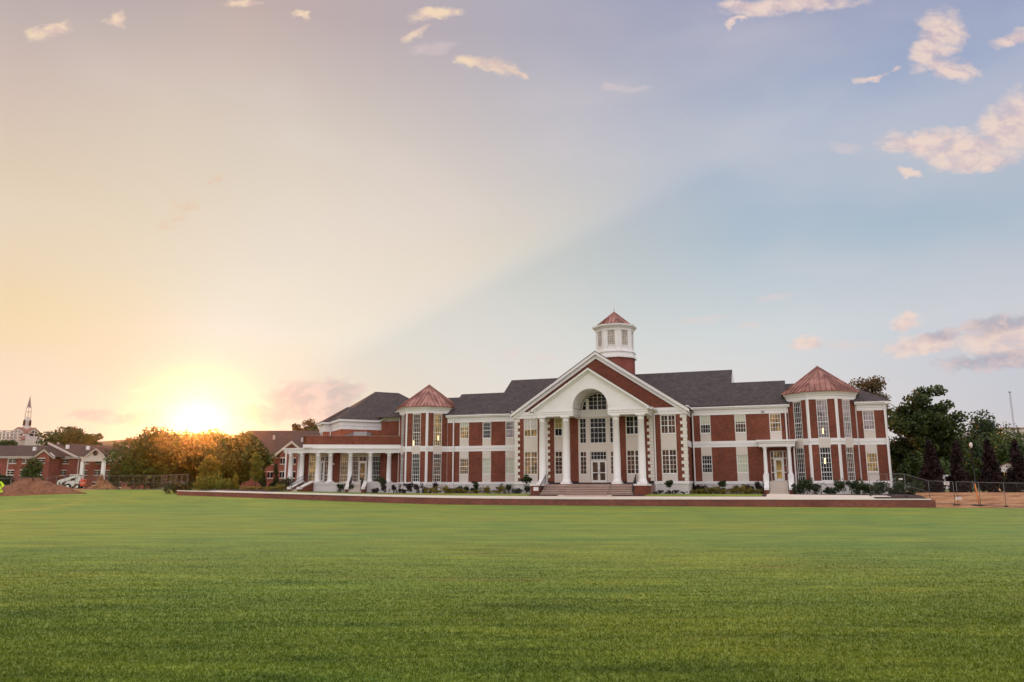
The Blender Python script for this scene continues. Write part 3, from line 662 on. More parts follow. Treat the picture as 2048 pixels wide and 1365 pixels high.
# block sides and body
for sg in (-1, 1):
    fs_ = Frame(sg*9.35, 0, 90*sg); r_ = (0.0, 4.2) if sg > 0 else (-4.2, 0.0)
    brick.fbox(fs_, r_[0]+(.0), r_[1], -.13, -.001, 2.40, 9.26); found.fbox(fs_, r_[0], r_[1], -.13, .03, .6, 2.12)
    trim.fbox(fs_, r_[0], r_[1], -.13, .09, 2.122, 2.4); trim.fbox(fs_, r_[0], r_[1], -.13, .06, 9.262, 9.6); trim.fbox(fs_, r_[0], r_[1], -.13, .10, 9.602, 9.98)
    trim.fbox(fs_, r_[0]+(.9 if sg > 0 else 0), r_[1]-(.0 if sg > 0 else .9), -.13, .04, 5.98, 6.6)
brick.box(-28.68, 28.68, 4.71, 18.4, .6, 9.9)
brick.box(-9.2, 9.2, .51, 4.7, .6, 9.9)
# central gable (brick field, raking trim)
GA = 16.33
brick.prism(F0, [(-8.9, 9.98), (8.9, 9.98), (0, 15.98)], -.13, .0)
def rake(mb, fr, a, z, half, d0, d1, th, drop):         # raking band under a gable: apex (a,z), to +-half at slope
    sl = drop/half
    for sg in (-1, 1):
        pts = [(a, z), (a+sg*half, z-drop), (a+sg*half, z-drop-th), (a, z-th)]
        if sg > 0: pts = pts[::-1]
        mb.prism(fr, pts, d0, d1)
rake(trim, F0, 0, GA, 9.75, -.13, .42, .34, 9.75*.672); rake(trim, F0, 0, GA-.34, 9.5, -.13, .16, .42, 9.5*.672)
# eaves/cornice, gutters of the wings
for u0, u1 in ((-19.5, -9.45), (9.45, 19.6), (25.8, 28.95)):
    trim.fbox(FW, u0, u1, -.1, .30, 10.022, 10.16); trim.fbox(FW, u0, u1, .1, .42, 10.162, 10.36)
for sg in (-1, 1):
    fs_ = Frame(sg*9.35, 0, 90*sg); r_ = (-.3, 4.0) if sg > 0 else (-4.0, .3)
    trim.fbox(fs_, r_[0], r_[1], -.05, .34, 9.982, 10.12)
# right end wall
fe = Frame(28.68, 4.2, 90)
brick.fbox(fe, 0.0, 14, -.13, -.001, 2.4, 9.42); trim.fbox(fe, -.05, 14, -.1, .09, 9.42, 10.02); trim.fbox(fe, -.05, 14, -.1, .06, 5.98, 6.62); trim.fbox(fe, -.05, 14, -.1, .09, 2.12, 2.4); found.fbox(fe, 0, 14, -.1, .03, .6, 2.12)
trim.fbox(fe, -.4, 14, -.1, .42, 10.02, 10.36)
trim.fbox(FW, 28.5, 28.72, -.1, .05, 2.4, 9.42)
brick.build('brick_wall', M_BRICK, BLD); build_split(stuc, 'stucco_panel', M_STUC, BLD); build_split(found, 'foundation', M_FOUND, BLD); back.build('inner_wall', M_BLACK, BLD)
# small wall vent
MB().fbox(FW, 16.72, 17.05, .02, .12, 9.5, 9.72).build('wall_vent', M_GREY, BLD)
# --- roofs (local x,y,z)
def roofslab(name, quads, m=None, t=.12):
    b = MB()
    for q_ in quads: b.slab(q_, t)
    return b.build(name, m or M_ROOF, BLD)
e0, ez, sl = 3.78, 10.40, .66
def rz(y): return ez+sl*(y-e0)
hy, ly = 11.2, 8.3
roofslab('roof', [[(-13.65,e0,ez),(13.65,e0,ez),(13.65,hy,rz(hy)),(-13.65,hy,rz(hy))],
                  [(-13.65,hy,rz(hy)),(13.65,hy,rz(hy)),(13.65,2*hy-e0,ez),(-13.65,2*hy-e0,ez)]])
for sg in (-1, 1):
    xa, xb = (13.66, 19.35) if sg > 0 else (-19.35, -13.66)
    roofslab('roof', [[(xa,e0,ez),(xb,e0,ez),(xb,ly,rz(ly)),(xa,ly,rz(ly))], [(xa,ly,rz(ly)),(xb,ly,rz(ly)),(xb,18.8,rz(ly)-6),(xa,18.8,rz(ly)-6)]])
    ge = MB(); x = sg*13.6
    ge.add([(x,e0+.2,ez+.02),(x,hy,rz(hy)-.02),(x,2*hy-e0-.2,ez+.02),(x+sg*.09,e0+.2,ez+.02),(x+sg*.09,hy,rz(hy)-.02),(x+sg*.09,2*hy-e0-.2,ez+.02)], [(0,1,2),(3,5,4),(0,3,4,1),(1,4,5,2),(2,5,3,0)])
    ge.build('gable_wall', M_WHITE, BLD)
    xa, xb, xc = sg*19.36, sg*24.6, sg*29.1
    zz = rz(ly)-.38; qs = [[(xa,e0,ez),(xc,e0,ez),(xb,ly,zz),(xa,ly,zz)], [(xc,e0,ez),(xc,2*ly-e0,ez),(xb,ly,zz)], [(xa,ly,zz),(xb,ly,zz),(xc,2*ly-e0,ez),(xa,2*ly-e0,ez)]]
    if sg < 0: qs = [q_[::-1] for q_ in qs]
    roofslab('roof', qs)
# cross gable roof over the central block
gh = 9.78
roofslab('roof', [[(-gh,-.46,GA-gh*.672+.06),(0,-.46,GA+.06),(0,16,GA+.06),(-gh,16,GA-gh*.672+.06)][::-1], [(gh,-.46,GA-gh*.672+.06),(0,-.46,GA+.06),(0,16,GA+.06),(gh,16,GA-gh*.672+.06)]], t=.07)
# --- portico
PD = 3.5
por = MB()
FP = Frame(0, -PD)          # front face of the portico
zc, ra = 10.0, 1.86
n = 20
arc = [(C0+ra*math.cos(math.pi*k/n), zc+ra*math.sin(math.pi*k/n)) for k in range(n+1)]   # right to left
PX, PZ, PB = 6.0, 9.72, 13.78
prz = lambda a: PB-abs(a)*(PB-PZ)/PX
for k in range(n):          # pediment wall above the arch
    (a0, z0), (a1, z1) = arc[k], arc[k+1]
    por.prism(FP, [(a1, z1), (a0, z0), (a0, prz(a0)), (a1, prz(a1))], -.4, -.02)
por.prism(FP, [(C0+ra, 9.3), (PX, 9.3), (PX, PZ), (C0+ra, prz(C0+ra))], -.4, -.02)
por.prism(FP, [(-PX, 9.3), (C0-ra, 9.3), (C0-ra, prz(C0-ra)), (-PX, PZ)], -.4, -.02)
por.prism(FP, [(0-.02, prz(0)), (.02, prz(0)), (0, prz(0)+.02)], -.3, -.03)
for k in range(n):          # archivolt band
    (a0, z0), (a1, z1) = arc[k], arc[k+1]; o0 = (C0+(a0-C0)*1.13, zc+(z0-zc)*1.13); o1 = (C0+(a1-C0)*1.13, zc+(z1-zc)*1.13)
    por.prism(FP, [(a1, z1), (a0, z0), o0, o1], -.03, .035)
for k in range(n):          # barrel vault running back to the wall
    (a0, z0), (a1, z1) = arc[k], arc[k+1]; o0 = (C0+(a0-C0)*1.04, zc+(z0-zc)*1.04); o1 = (C0+(a1-C0)*1.04, zc+(z1-zc)*1.04)
    por.prism(FP, [(a1, z1), (a0, z0), o0, o1], -PD+.06, -.4)
for x0, x1 in ((-PX, C0-ra), (C0+ra, PX)):    # entablature over each column pair, running back
    por.fbox(FP, x0, x1, -.75, .0, 9.08, 9.30); por.fbox(FP, x0-.03, x1+.03, -.78, .05, 9.302, 9.52); por.fbox(FP, x0-.05, x1+.05, -.8, .1, 9.522, 9.66)
    por.fbox(FP, x0, x1, -PD, -.75, 9.2, 9.28)
for x in (C0-ra, C0+ra):
    sg = -1 if x < 0 else 1
    a = sorted((x, x+sg*.5)); por.fbox(FP, a[0], a[1], -PD, -.78, 9.08, 9.95)
for sg in (-1, 1):
    a = sorted((sg*(PX-.5), sg*PX)); por.fbox(FP, a[0], a[1], -PD, -.75, 9.08, 9.30); a = sorted((sg*(PX-.5), sg*(PX+.04))); por.fbox(FP, a[0], a[1], -PD, -.8, 9.302, 9.66)
    a = sorted((sg*(PX-.3), sg*PX)); por.fbox(FP, a[0], a[1], -PD, -.4, 9.66, 9.8)
rake(por, FP, 0, 14.02, 6.45, -.3, .42, .22, 6.45*.672); rake(por, FP, 0, 13.80, 6.15, -.3, .14, .2, 6.15*.672)
for sg in (-1, 1): a = sorted((sg*6.0, sg*6.5)); por.fbox(FP, a[0], a[1], -PD+.0, .42, 9.60, 9.74)
por.build('portico_pediment', M_WHITE, BLD)
roofslab('portico_roof', [[(-6.5,-PD-.44,14.06-6.5*.672),(0,-PD-.44,14.06),(0,-.0,14.06),(-6.5,-.0,14.06-6.5*.672)][::-1], [(6.5,-PD-.44,14.06-6.5*.672),(0,-PD-.44,14.06),(0,0,14.06),(6.5,0,14.06-6.5*.672)]], t=.05)
def column(x, y, z0, z1, r, par=BLD, plinth=True, seg=20):
    b = MB(); 
    b.box(x-r*1.32, x+r*1.32, y-r*1.32, y+r*1.32, z0, z0+r*.45)
    b.lathe((x, y), [(r*1.25, z0+r*.45), (r*1.28, z0+r*.6), (r*1.22, z0+r*.78), (r*1.12, z0+r*.86), (r*1.16, z0+r*1.0), (r*1.06, z0+r*1.1), (r, z0+r*1.4), (r*.99, z0+(z1-z0)*.35), (r*.84, z1-r*1.35), (r*.92, z1-r*1.3), (r*.92, z1-r*1.18), (r*.83, z1-r*1.1), (r*.83, z1-r*.75), (r*1.0, z1-r*.55), (r*1.12, z1-r*.32)], seg)
    b.box(x-r*1.22, x+r*1.22, y-r*1.22, y+r*1.22, z1-r*.32, z1)
    return b.build('column', M_WHITE, par)
for x in (-5.22, -2.66, 2.66, 5.22): column(x, -3.1, 2.10, 9.08, .38)
# porch floor and steps
st = MB(); fl = MB()
fl.box(-5.9, 5.9, -3.62, .1, .8, 2.10); fl.build('portico_floor', M_STEP, BLD)
for k in range(6):
    z = 2.10-.17*(k+1); y1 = -3.62-.34*k
    st.box(-4.75, 4.65, y1-.34, y1, .7, z+.0); 
for k in range(6):
    z = 2.10-.17*(k+1)+.0; y1 = -3.62-.34*k-.45
    if k < 6: st.box(-2.15, 2.15, y1-.34, y1+.01, .7, z+.012)
st.box(-2.15, 2.15, -4.06, -3.60, .7, 2.104)
sn = MB()
for k in range(6):
    z = 2.10-.17*(k+1)
    sn.box(-4.75, -2.152, -3.62-.34*(k+1)-.07, -3.62-.34*k-.01, z+.002, z+.06); sn.box(2.152, 4.65, -3.62-.34*(k+1)-.07, -3.62-.34*k-.01, z+.002, z+.06)
    sn.box(-2.15, 2.15, -3.62-.45-.34*(k+1)-.07, -3.62-.45-.34*k-.01, z+.014, z+.072)
sn.build('step_treads', plain('tread_stone', (.50,.40,.34), .85, var=.15, scale=1.2), BLD)
st.build('entrance_steps', M_STEP, BLD)
for sg, x0, x1 in ((-1, -5.92, -4.80), (1, 4.70, 5.92)):
    p = MB(); p.box(x0, x1, -5.1, -2.5, .7, 1.92); pier = p.build('step_pier', M_BRICK, BLD)
    c = MB(); c.box(x0-.07, x1+.07, -5.17, -2.45, 1.922, 2.10); c.build('pier_cap', M_CAP, pier)
    if sg < 0:
        c = MB(); c.fbox(Frame(0, -5.1), -5.6, -5.08, 0, .02, 1.42, 1.80); pl = c.build('plaque', M_WHITE, pier)
    b = MB(); x = x1+.06 if sg < 0 else x0-.06
    top = [(x,-3.55,3.05), (x,-5.55,1.95), (x,-5.62,1.1)]
    b.tube([(x,-2.9,3.05), (x,-3.55,3.05), (x,-5.55,2.02), (x,-5.60,1.05)], .03)
    b.tube([(x,-3.55,2.2), (x,-3.55,3.05)], .025); b.tube([(x,-2.9,2.1), (x,-2.9,3.05)], .025)
    b.tube([(x,-3.55,2.25), (x,-5.55,1.2)], .02)
    for k in range(1, 16): t = k/16; y = -3.55-2.0*t; b.tube([(x, y, 2.25-1.05*t), (x, y, 3.05-1.03*t)], .012, 4)
    b.build('handrail', M_BLACK, BLD)
# --- octagonal towers
def octpts(cx, cy, r, z): return [(cx+r*math.cos(R(22.5+45*k)), cy+r*math.sin(R(22.5+45*k)), z) for k in range(8)]
def ring(mb, cx, cy, r0, r1, z0, z1):
    lo, hi = octpts(cx, cy, r0, z0), octpts(cx, cy, r1, z1)
    for k in range(8):
        j = (k+1) % 8; mb.add([(cx,cy,z0), lo[k], lo[j], (cx,cy,z1), hi[k], hi[j]], [(0,2,1), (3,4,5), (1,2,5,4)])
def copper_roof(cx, cy, r, z0, z1, nseam, par, name):
    b = MB(); lo = octpts(cx, cy, r, z0); low2 = octpts(cx, cy, r, z0-.10); ap = Vector((cx, cy, z1))
    for k in range(8):
        j = (k+1) % 8; b.add([lo[k], lo[j], tuple(ap)], [(0, 1, 2)]); b.add([low2[k], low2[j], lo[j], lo[k]], [(0, 1, 2, 3)])
        b.tube([lo[k], tuple(ap)], .055, 5)
        A, B = Vector(lo[k]), Vector(lo[j]); dirn = (ap-(A+B)/2)
        for s in range(1, nseam):
            t = s/nseam; P = A.lerp(B, t); L = 1-abs(2*t-1); Q = P+dirn*L
            if L > .06: b.tube([tuple(P+Vector((0,0,.03))), tuple(Q+Vector((0,0,.03)))], .04, 4)
    return b.build(name, M_COPPER, par)
TOWW = {}
def tower(cx, cy):
    br, stc, tr, fo = MB(), MB(), MB(), MB(); Rr = 3.6; ap = Rr*math.cos(R(22.5)); hw = Rr*math.sin(R(22.5))
    core = MB(); 
    for z0, z1 in ((.6, 11.3),): ring(core, cx, cy, Rr-.15, Rr-.15, z0, z1)
    core.build('tower_core', M_BLACK, BLD)
    for k in range(8):
        ang = 45*k                           # face direction angle; outward normal (sin,-cos)
        if ang in (135, 180, 225): continue
        fr = Frame(cx+ap*math.sin(R(ang)), cy-ap*math.cos(R(ang)), ang)
        for a0, a1 in ((-hw+.15, -.56), (.56, hw-.15)):
            br.fbox(fr, a0, a1, -.14, 0, 2.40, 5.98); br.fbox(fr, a0, a1, -.14, 0, 6.62, 10.55)
        stc.fbox(fr, -.56, .56, -.14, .02, 5.72, 6.63); stc.fbox(fr, -.56, .56, -.14, .02, 10.46, 10.55)
        tr.fbox(fr, -hw, -.56, -.14, .03, 5.98, 6.28); tr.fbox(fr, .56, hw, -.14, .03, 5.98, 6.28)
        tr.fbox(fr, -hw-.02, -.56, -.14, .07, 6.285, 6.62); tr.fbox(fr, .56, hw+.02, -.14, .07, 6.285, 6.62)
        tr.fbox(fr, -hw, -hw+.15, -.14, .035, 2.4, 5.98); tr.fbox(fr, hw-.15, hw, -.14, .035, 2.4, 5.98)
        tr.fbox(fr, -hw, -hw+.15, -.14, .035, 6.62, 10.55); tr.fbox(fr, hw-.15, hw, -.14, .035, 6.62, 10.55)
        fo.fbox(fr, -hw-.02, hw+.02, -.14, .05, .6, 2.12); tr.fbox(fr, -hw-.04, hw+.04, -.14, .10, 2.122, 2.40)
        right = cx > 0
        ku, kl, lu, ll = 'dark', 'dark', None, None
        if right:
            if ang == 0: ku, lu, ll = 'lilac', (-.05, 7.35), (-.08, 4.35)
            if ang == 45: ku, kl = 'lilac', 'dim'
        else:
            if ang == 0: ku, lu = 'dim', (-.38, 7.0)
            if ang == 45: ku, lu, kl = 'gold', (.10, 7.6), 'dim'
        window(fr, -.52, .52, 6.63, 10.46, 4, [4, 4], ku, (8.25,), lamp=lu)
        window(fr, -.52, .52, 2.41, 5.72, 4, [2, 4, 1], kl, (3.25, 5.12), lamp=ll)
    ring(tr, cx, cy, Rr+.03, Rr+.03, 10.552, 10.9); ring(tr, cx, cy, Rr+.10, Rr+.16, 10.902, 11.12); ring(tr, cx, cy, Rr+.26, Rr+.34, 11.122, 11.30)
    br.build('tower_brick', M_BRICK, BLD); build_split(stc, 'tower_panel', M_STUC, BLD); tr.build('tower_trim', M_WHITE, BLD); fo.build('tower_foundation', M_FOUND, BLD)
    ro = copper_roof(cx, cy, Rr+.48, 11.38, 14.40, 6, BLD, 'tower_roof')
tower(-22.65, 5.7); tower(22.65, 5.7)
# --- cupola
CY0 = 10.5
b = MB(); ring(b, 0, CY0, 2.42, 2.42, 12.5, 17.05); b.build('cupola_base', M_BRICK2, BLD)
b = MB(); ring(b, 0, CY0, 2.66, 2.66, 17.05, 17.28); ring(b, 0, CY0, 2.52, 2.50, 17.282, 17.75); ring(b, 0, CY0, 2.62, 2.58, 17.752, 17.95)
ring(b, 0, CY0, 2.20, 2.20, 17.952, 20.55); ring(b, 0, CY0, 2.40, 2.40, 20.45, 20.68); ring(b, 0, CY0, 2.46, 2.66, 20.682, 20.92); ring(b, 0, CY0, 2.76, 2.80, 20.922, 21.12)
ap = 2.35*math.cos(R(22.5)); hw = 2.35*math.sin(R(22.5))
cup = b
for k in range(8):
    ang = 45*k; fr = Frame(ap*math.sin(R(ang)), CY0-ap*math.cos(R(ang)), ang)
    cup.fbox(fr, -hw, -.46, -.14, 0, 17.95, 20.45); cup.fbox(fr, .46, hw, -.14, 0, 17.95, 20.45); cup.fbox(fr, -.44, .44, -.14, .0, 17.95, 18.48); cup.fbox(fr, -.46, .46, -.1, .05, 18.48, 18.56)
    cup.fbox(fr, -.46, .46, -.14, 0, 20.42, 20.45)
cup.build('cupola', M_WHITE, BLD)
for k in range(8):
    ang = 45*k; fr = Frame(ap*math.sin(R(ang)), CY0-ap*math.cos(R(ang)), ang); window(fr, -.46, .46, 18.56, 20.42, 4, 6, 'louvre', fw=.045)
r_ = copper_roof(0, CY0, 2.30, 21.22, 23.10, 4, BLD, 'cupola_roof')
b = MB(); b.lathe((0, CY0), [(.03, 23.05), (.02, 23.3), (.07, 23.35), (.02, 23.4), (.005, 23.85)], 8); b.build('finial', M_METAL, BLD)
# --- right entrance
FE = Frame(0, 2.5)
b = MB(); b.fbox(FE, 16.35, 19.85, -1.7, .05, 5.88, 6.2); b.fbox(FE, 16.28, 19.92, -1.7, .14, 6.202, 6.38); b.fbox(FE, 16.15, 20.05, -1.7, .26, 6.382, 6.56); b.build('entrance_canopy', M_WHITE, BLD)
for x in (16.9, 19.25):
    b = MB(); r = .2
    b.lathe((x, 2.75), [(r*1.35, 3.02), (r*1.35, 3.1), (r*1.1, 3.18), (r, 3.3), (r*.85, 5.5), (r*.85, 5.6), (r*1.1, 5.7), (r*1.25, 5.8)], 16); b.box(x-r*1.3, x+r*1.3, 2.75-r*1.3, 2.75+r*1.3, 5.8, 5.88)
    b.box(x-.26, x+.26, 2.0, 3.6, 2.25, 2.42); b.box(x-.3, x+.3, 2.42, 3.05, 2.42, 3.02)
    b.hexa([(x-.24,.75,1.5),(x+.24,.75,1.5),(x+.24,2.4,1.5),(x-.24,2.4,1.5),(x-.24,.75,1.72),(x+.24,.75,1.72),(x+.24,2.4,2.44),(x-.24,2.4,2.44)])
    b.build('column', M_WHITE, BLD)
    MB().box(x-.22, x+.22, .8, 4.2, .7, 1.49).build('step_pier', M_BRICK, BLD)
    MB().box(x-.2, x+.2, 2.41, 4.0, 1.5, 2.24).build('step_pier', M_BRICK, BLD)
b = MB(); b.box(17.14, 19.01, 2.35, 4.1, .7, 2.38)
for k in range(6): b.box(17.14, 19.01, 2.35-.3*(k+1), 2.35-.3*k, .7, 2.38-.19*(k+1))
b.build('entrance_steps', M_CONC, BLD)
for x in (17.2, 18.95):
    b = MB(); b.tube([(x,2.5,3.3),(x,2.2,3.3),(x,.7,2.2),(x,.6,1.3)], .025); b.tube([(x,2.2,2.4),(x,2.2,3.3)], .02); b.build('handrail', M_BLACK, BLD)
wx = [(17.38, 17.72), (18.63, 18.98)]
for a0, a1 in wx: window(FW, a0, a1, 2.44, 5.5, 1, [1, 2, 1], 'dim', (3.3, 4.75), d=-.02, fw=.045)
window(FW, 17.72, 18.63, 4.76, 5.5, 3, 1, 'warm', d=-.02, fw=.045)
door(FW, 17.72, 18.63, 2.40, 4.75, 1, d=-.03, kind='gold')
# downspouts
b = MB()
def spout(x, y, z0, z1, w=.13, kick=True):
    s = MB(); s.box(x-w/2, x+w/2, y-.06, y+.06, z0+.3, z1); s.tube([(x, y, z1), (x, y+.05, z1+.15)], .05, 6); s.tube([(x, y, z0+.35), (x, y-.06, z0+.1), (x+.02, y-.3, z0)], .055, 6)
    s.build('downspout', M_WHITE, BLD)
spout(-18.55, 4.05, 1.35, 10.1); spout(9.62, 4.02, 1.35, 10.1); spout(6.12, -.12, 1.3, 9.5); spout(19.15, 4.02, 1.35, 10.1); spout(28.55, 4.05, 1.35, 10.1); spout(19.75, 3.4, 1.5, 5.9)

# --- left annex: porch turned 22.5 degrees, two-storey volume turned 45 degrees behind it
P0 = at(795, 963, 95.0); pu, pw = W2L(P0.x, P0.y)
FA = Frame(pu, -pw, 22.5)
def onf(fr, px, py, d=0):                  # sight line cut by a facade frame -> (along, z)
    o_ = L2W(fr.p(0, d, 0)[0], -fr.p(0, d, 0)[1]); e_ = L2W(fr.p(1, d, 0)[0], -fr.p(1, d, 0)[1])-o_
    r = ray(px, py); nx, ny = -e_.y, e_.x
    t = (o_.x*nx+o_.y*ny)/(r[0]*nx+r[1]*ny); q_ = Vector((r[0]*t-o_.x, r[1]*t-o_.y, 0)); return q_.dot(e_), EYE+r[2]*t
f3 = lambda x, y: (540+x/5.055, 740+y/5.055)
colA = [onf(FA, *f3(x, 1000), -.35)[0] for x in (1202, 1012, 810, 608, 482)]
aC = onf(FA, *f3(462, 900))[0]             # corner where the porch bends back
cp = FA.p(aC, 0, 0); FB = Frame(cp[0], cp[1], 0)
colB = [onf(FB, *f3(x, 1000), -.35)[0] for x in (318, 205)]
bL = onf(FB, *f3(140, 800))[0]
pt = MB(); pz0, pz1 = 5.93, 6.42
for fr, a0, a1 in ((FA, aC, .6), (FB, bL, .1)):
    pt.fbox(fr, a0, a1, -.75, 0, 5.93, 6.16); pt.fbox(fr, a0-.0, a1, -.8, .05, 6.162, 6.40); pt.fbox(fr, a0-.03, a1+.0, -.8, .20, 6.402, 6.52)
fs_ = Frame(FB.p(bL, 0, 0)[0], FB.p(bL, 0, 0)[1], -90); pt.fbox(fs_, -6, 0, -.7, 0, 5.93, 6.16); pt.fbox(fs_, -6, 0, -.75, .05, 6.162, 6.40); pt.fbox(fs_, -6, .1, -.75, .2, 6.402, 6.52)
aP = onf(FA, *f3(335, 755))[0]
pt.fbox(FA, aP, .6, -.55, .10, 6.522, 6.90)
poly = [FA.p(.6, -.1, 0), FA.p(aC, -.1, 0), FB.p(bL+.1, -.1, 0), FB.p(bL+.1, -6, 0), FA.p(aP, -6, 0), FA.p(.6, -6, 0)]
pt.slab([(p[0], p[1], 6.50) for p in poly][::-1], .2)
pt.build('porch_entablature', M_WHITE, BLD)
b = MB(); b.fbox(FA, aP, .6, -.45, 0, 6.902, 7.92); b.fbox(Frame(*FA.p(aP, 0, 0)[:2], 22.5-90), -6, 0, -.3, -.001, 6.902, 7.92); b.build('parapet', M_BRICK, BLD)
b = MB(); b.fbox(FA, aP-.03, .6, -.5, .05, 7.922, 8.0); b.build('parapet_coping', M_STEP, BLD)
for a in colA: p = FA.p(a, -.38, 0); column(p[0], p[1], 2.35, 5.93, .29)
for a in colB: p = FB.p(a, -.38, 0); column(p[0], p[1], 2.35, 5.93, .29)
for d in (-2.3,): p = FB.p(colB[1], d, 0); column(p[0], p[1], 2.35, 5.93, .29)
b = MB(); b.slab([(p[0], p[1], 2.35) for p in [FA.p(.6, .0, 0), FA.p(aC, .0, 0), FB.p(bL+.1, 0, 0), FB.p(bL+.1, -6, 0), FA.p(aP, -6, 0), FA.p(.6, -6, 0)]][::-1], .25)
b.fbox(FA, aC, .6, -.3, -.06, .9, 2.1); b.fbox(FB, bL+.15, 0, -.3, -.06, .9, 2.1); b.build('porch_floor', M_FOUND, BLD)
# rear wall of the porch
DW = -2.7; FAW = Frame(*FA.p(0, DW, 0)[:2], 22.5)
X = lambda x: onf(FAW, *f3(x, 1000))[0]
b = MB(); s2 = MB()
cuts = [345, 388, 628, 706, 1168, 1300]
for i in range(0, 6, 2): b.fbox(FAW, X(cuts[i]), min(X(cuts[i+1]), .8), -.3, 0, 2.35, 6.4)
sw_ = Frame(*FAW.p(X(345), 0, 0)[:2], 22.5-90); b.fbox(sw_, -5, 0, -.3, -.001, 2.35, 6.4)
b.build('porch_brick', M_BRICK, BLD)
for i in (1, 3): s2.fbox(FAW, X(cuts[i]), X(cuts[i+1]), -.3, -.02, 5.62, 6.38); s2.fbox(FAW, X(cuts[i]), X(cuts[i+1]), -.3, -.02, 2.35, 2.45)
s2.build('porch_panels', plain('porch_stucco', (.62,.50,.38), .8, var=.04), BLD)
for x0, x1, c_, k_ in ((390,475,2,'gold'),(475,505,1,'dim'),(548,590,1,'dim'),(590,628,1,'dim'),(708,790,2,'warm'),(790,828,1,'dim'),(828,895,2,'dim'),(975,1028,1,'dim'),(1028,1165,4,'dark')):
    window(FAW, X(x0), X(x1), 2.45, 5.60, c_*2 if c_ > 1 else 2, [2, 3, 2], k_, (3.3, 4.98), d=-.12)
for x0, x1 in ((505, 548), (895, 975)):
    window(FAW, X(x0), X(x1), 4.98, 5.60, 2, 1, 'dim', d=-.12); door(FAW, X(x0), X(x1), 2.40, 4.97, 1, d=-.12, kind='dark' if x0 == 505 else 'warm')
# porch steps
def steps(fr, a0, a1, run, n, zt, zb, cheek, name='porch_steps'):
    b = MB(); dz_ = (zt-zb)/n
    for k in range(n): b.fbox(fr, a0, a1, run/n*k+.0, run/n*(k+1), zb-.4, zt-dz_*(k+1))
    b.build(name, M_CONC, BLD)
    for x0, x1 in ((a0-cheek, a0-.003), (a1+.003, a1+cheek)):
        c = MB(); w = MB(); xm = x0, x1
        P = fr.p
        w.hexa([P(x0,run+.15,zb-.4),P(x1,run+.15,zb-.4),P(x1,0,zb-.4),P(x0,0,zb-.4),P(x0,run+.15,zb+.12),P(x1,run+.15,zb+.12),P(x1,0,zt+.02),P(x0,0,zt+.02)])
        q_ = w.build('step_wall', M_BRICK, BLD)
        c.hexa([P(x0-.04,run-.3,zb+.30),P(x1+.04,run-.3,zb+.30),P(x1+.04,0.02,zt+.05),P(x0-.04,.02,zt+.05),P(x0-.04,run-.3,zb+.42),P(x1+.04,run-.3,zb+.42),P(x1+.04,.02,zt+.2),P(x0-.04,.02,zt+.2)])
        c.fbox(fr, x0-.04, x1+.04, run-.3, run+.22, zb+.13, zb+.42)
        c.build('coping', M_CAP, q_)
    for x in (a0+.1, a1-.1):
        r = MB(); P = fr.p; r.tube([P(x,-.2,zt+.9),P(x,0,zt+.9),P(x,run-.1,zb+1.0),P(x,run,zb+.9)], .028); r.tube([P(x,0,zt),P(x,0,zt+.9)], .022); r.tube([P(x,run,zb+.0),P(x,run,zb+.92)], .022)
        r.tube([P(x,0,zt+.15),P(x,run,zb+.2)], .018)
        for k in range(1, 14): t = k/14; r.tube([P(x,run*t,zt+.15+(zb-zt+.05)*t),P(x,run*t,zt+.9+(zb-zt+.1)*t)], .012, 4)
        r.build('handrail', M_BLACK, BLD)
s0_, s1_ = onf(FA, *f3(818, 1130))[0], onf(FA, *f3(950, 1130))[0]
steps(Frame(*FA.p(0, .02, 0)[:2], 22.5), s0_, s1_, 2.0, 6, 2.35, 1.42, .36)
s0_, s1_ = onf(FB, *f3(345, 1130))[0], onf(FB, *f3(415, 1130))[0]
steps(Frame(*FB.p(0, .02, 0)[:2], 0), s0_, s1_, 2.6, 6, 2.35, 1.42, .36)
pp = FB.p(bL+.45, .1, 0); spout(pp[0], pp[1], 2.0, 6.3)
# lamps and fittings on the porch wall
for x in (640, 1178): p = FAW.p(X(x), 0, 0); MB().fbox(FAW, X(x)-.06, X(x)+.1, 0, .14, 4.55, 4.75).build('wall_light', M_WHITE, BLD)
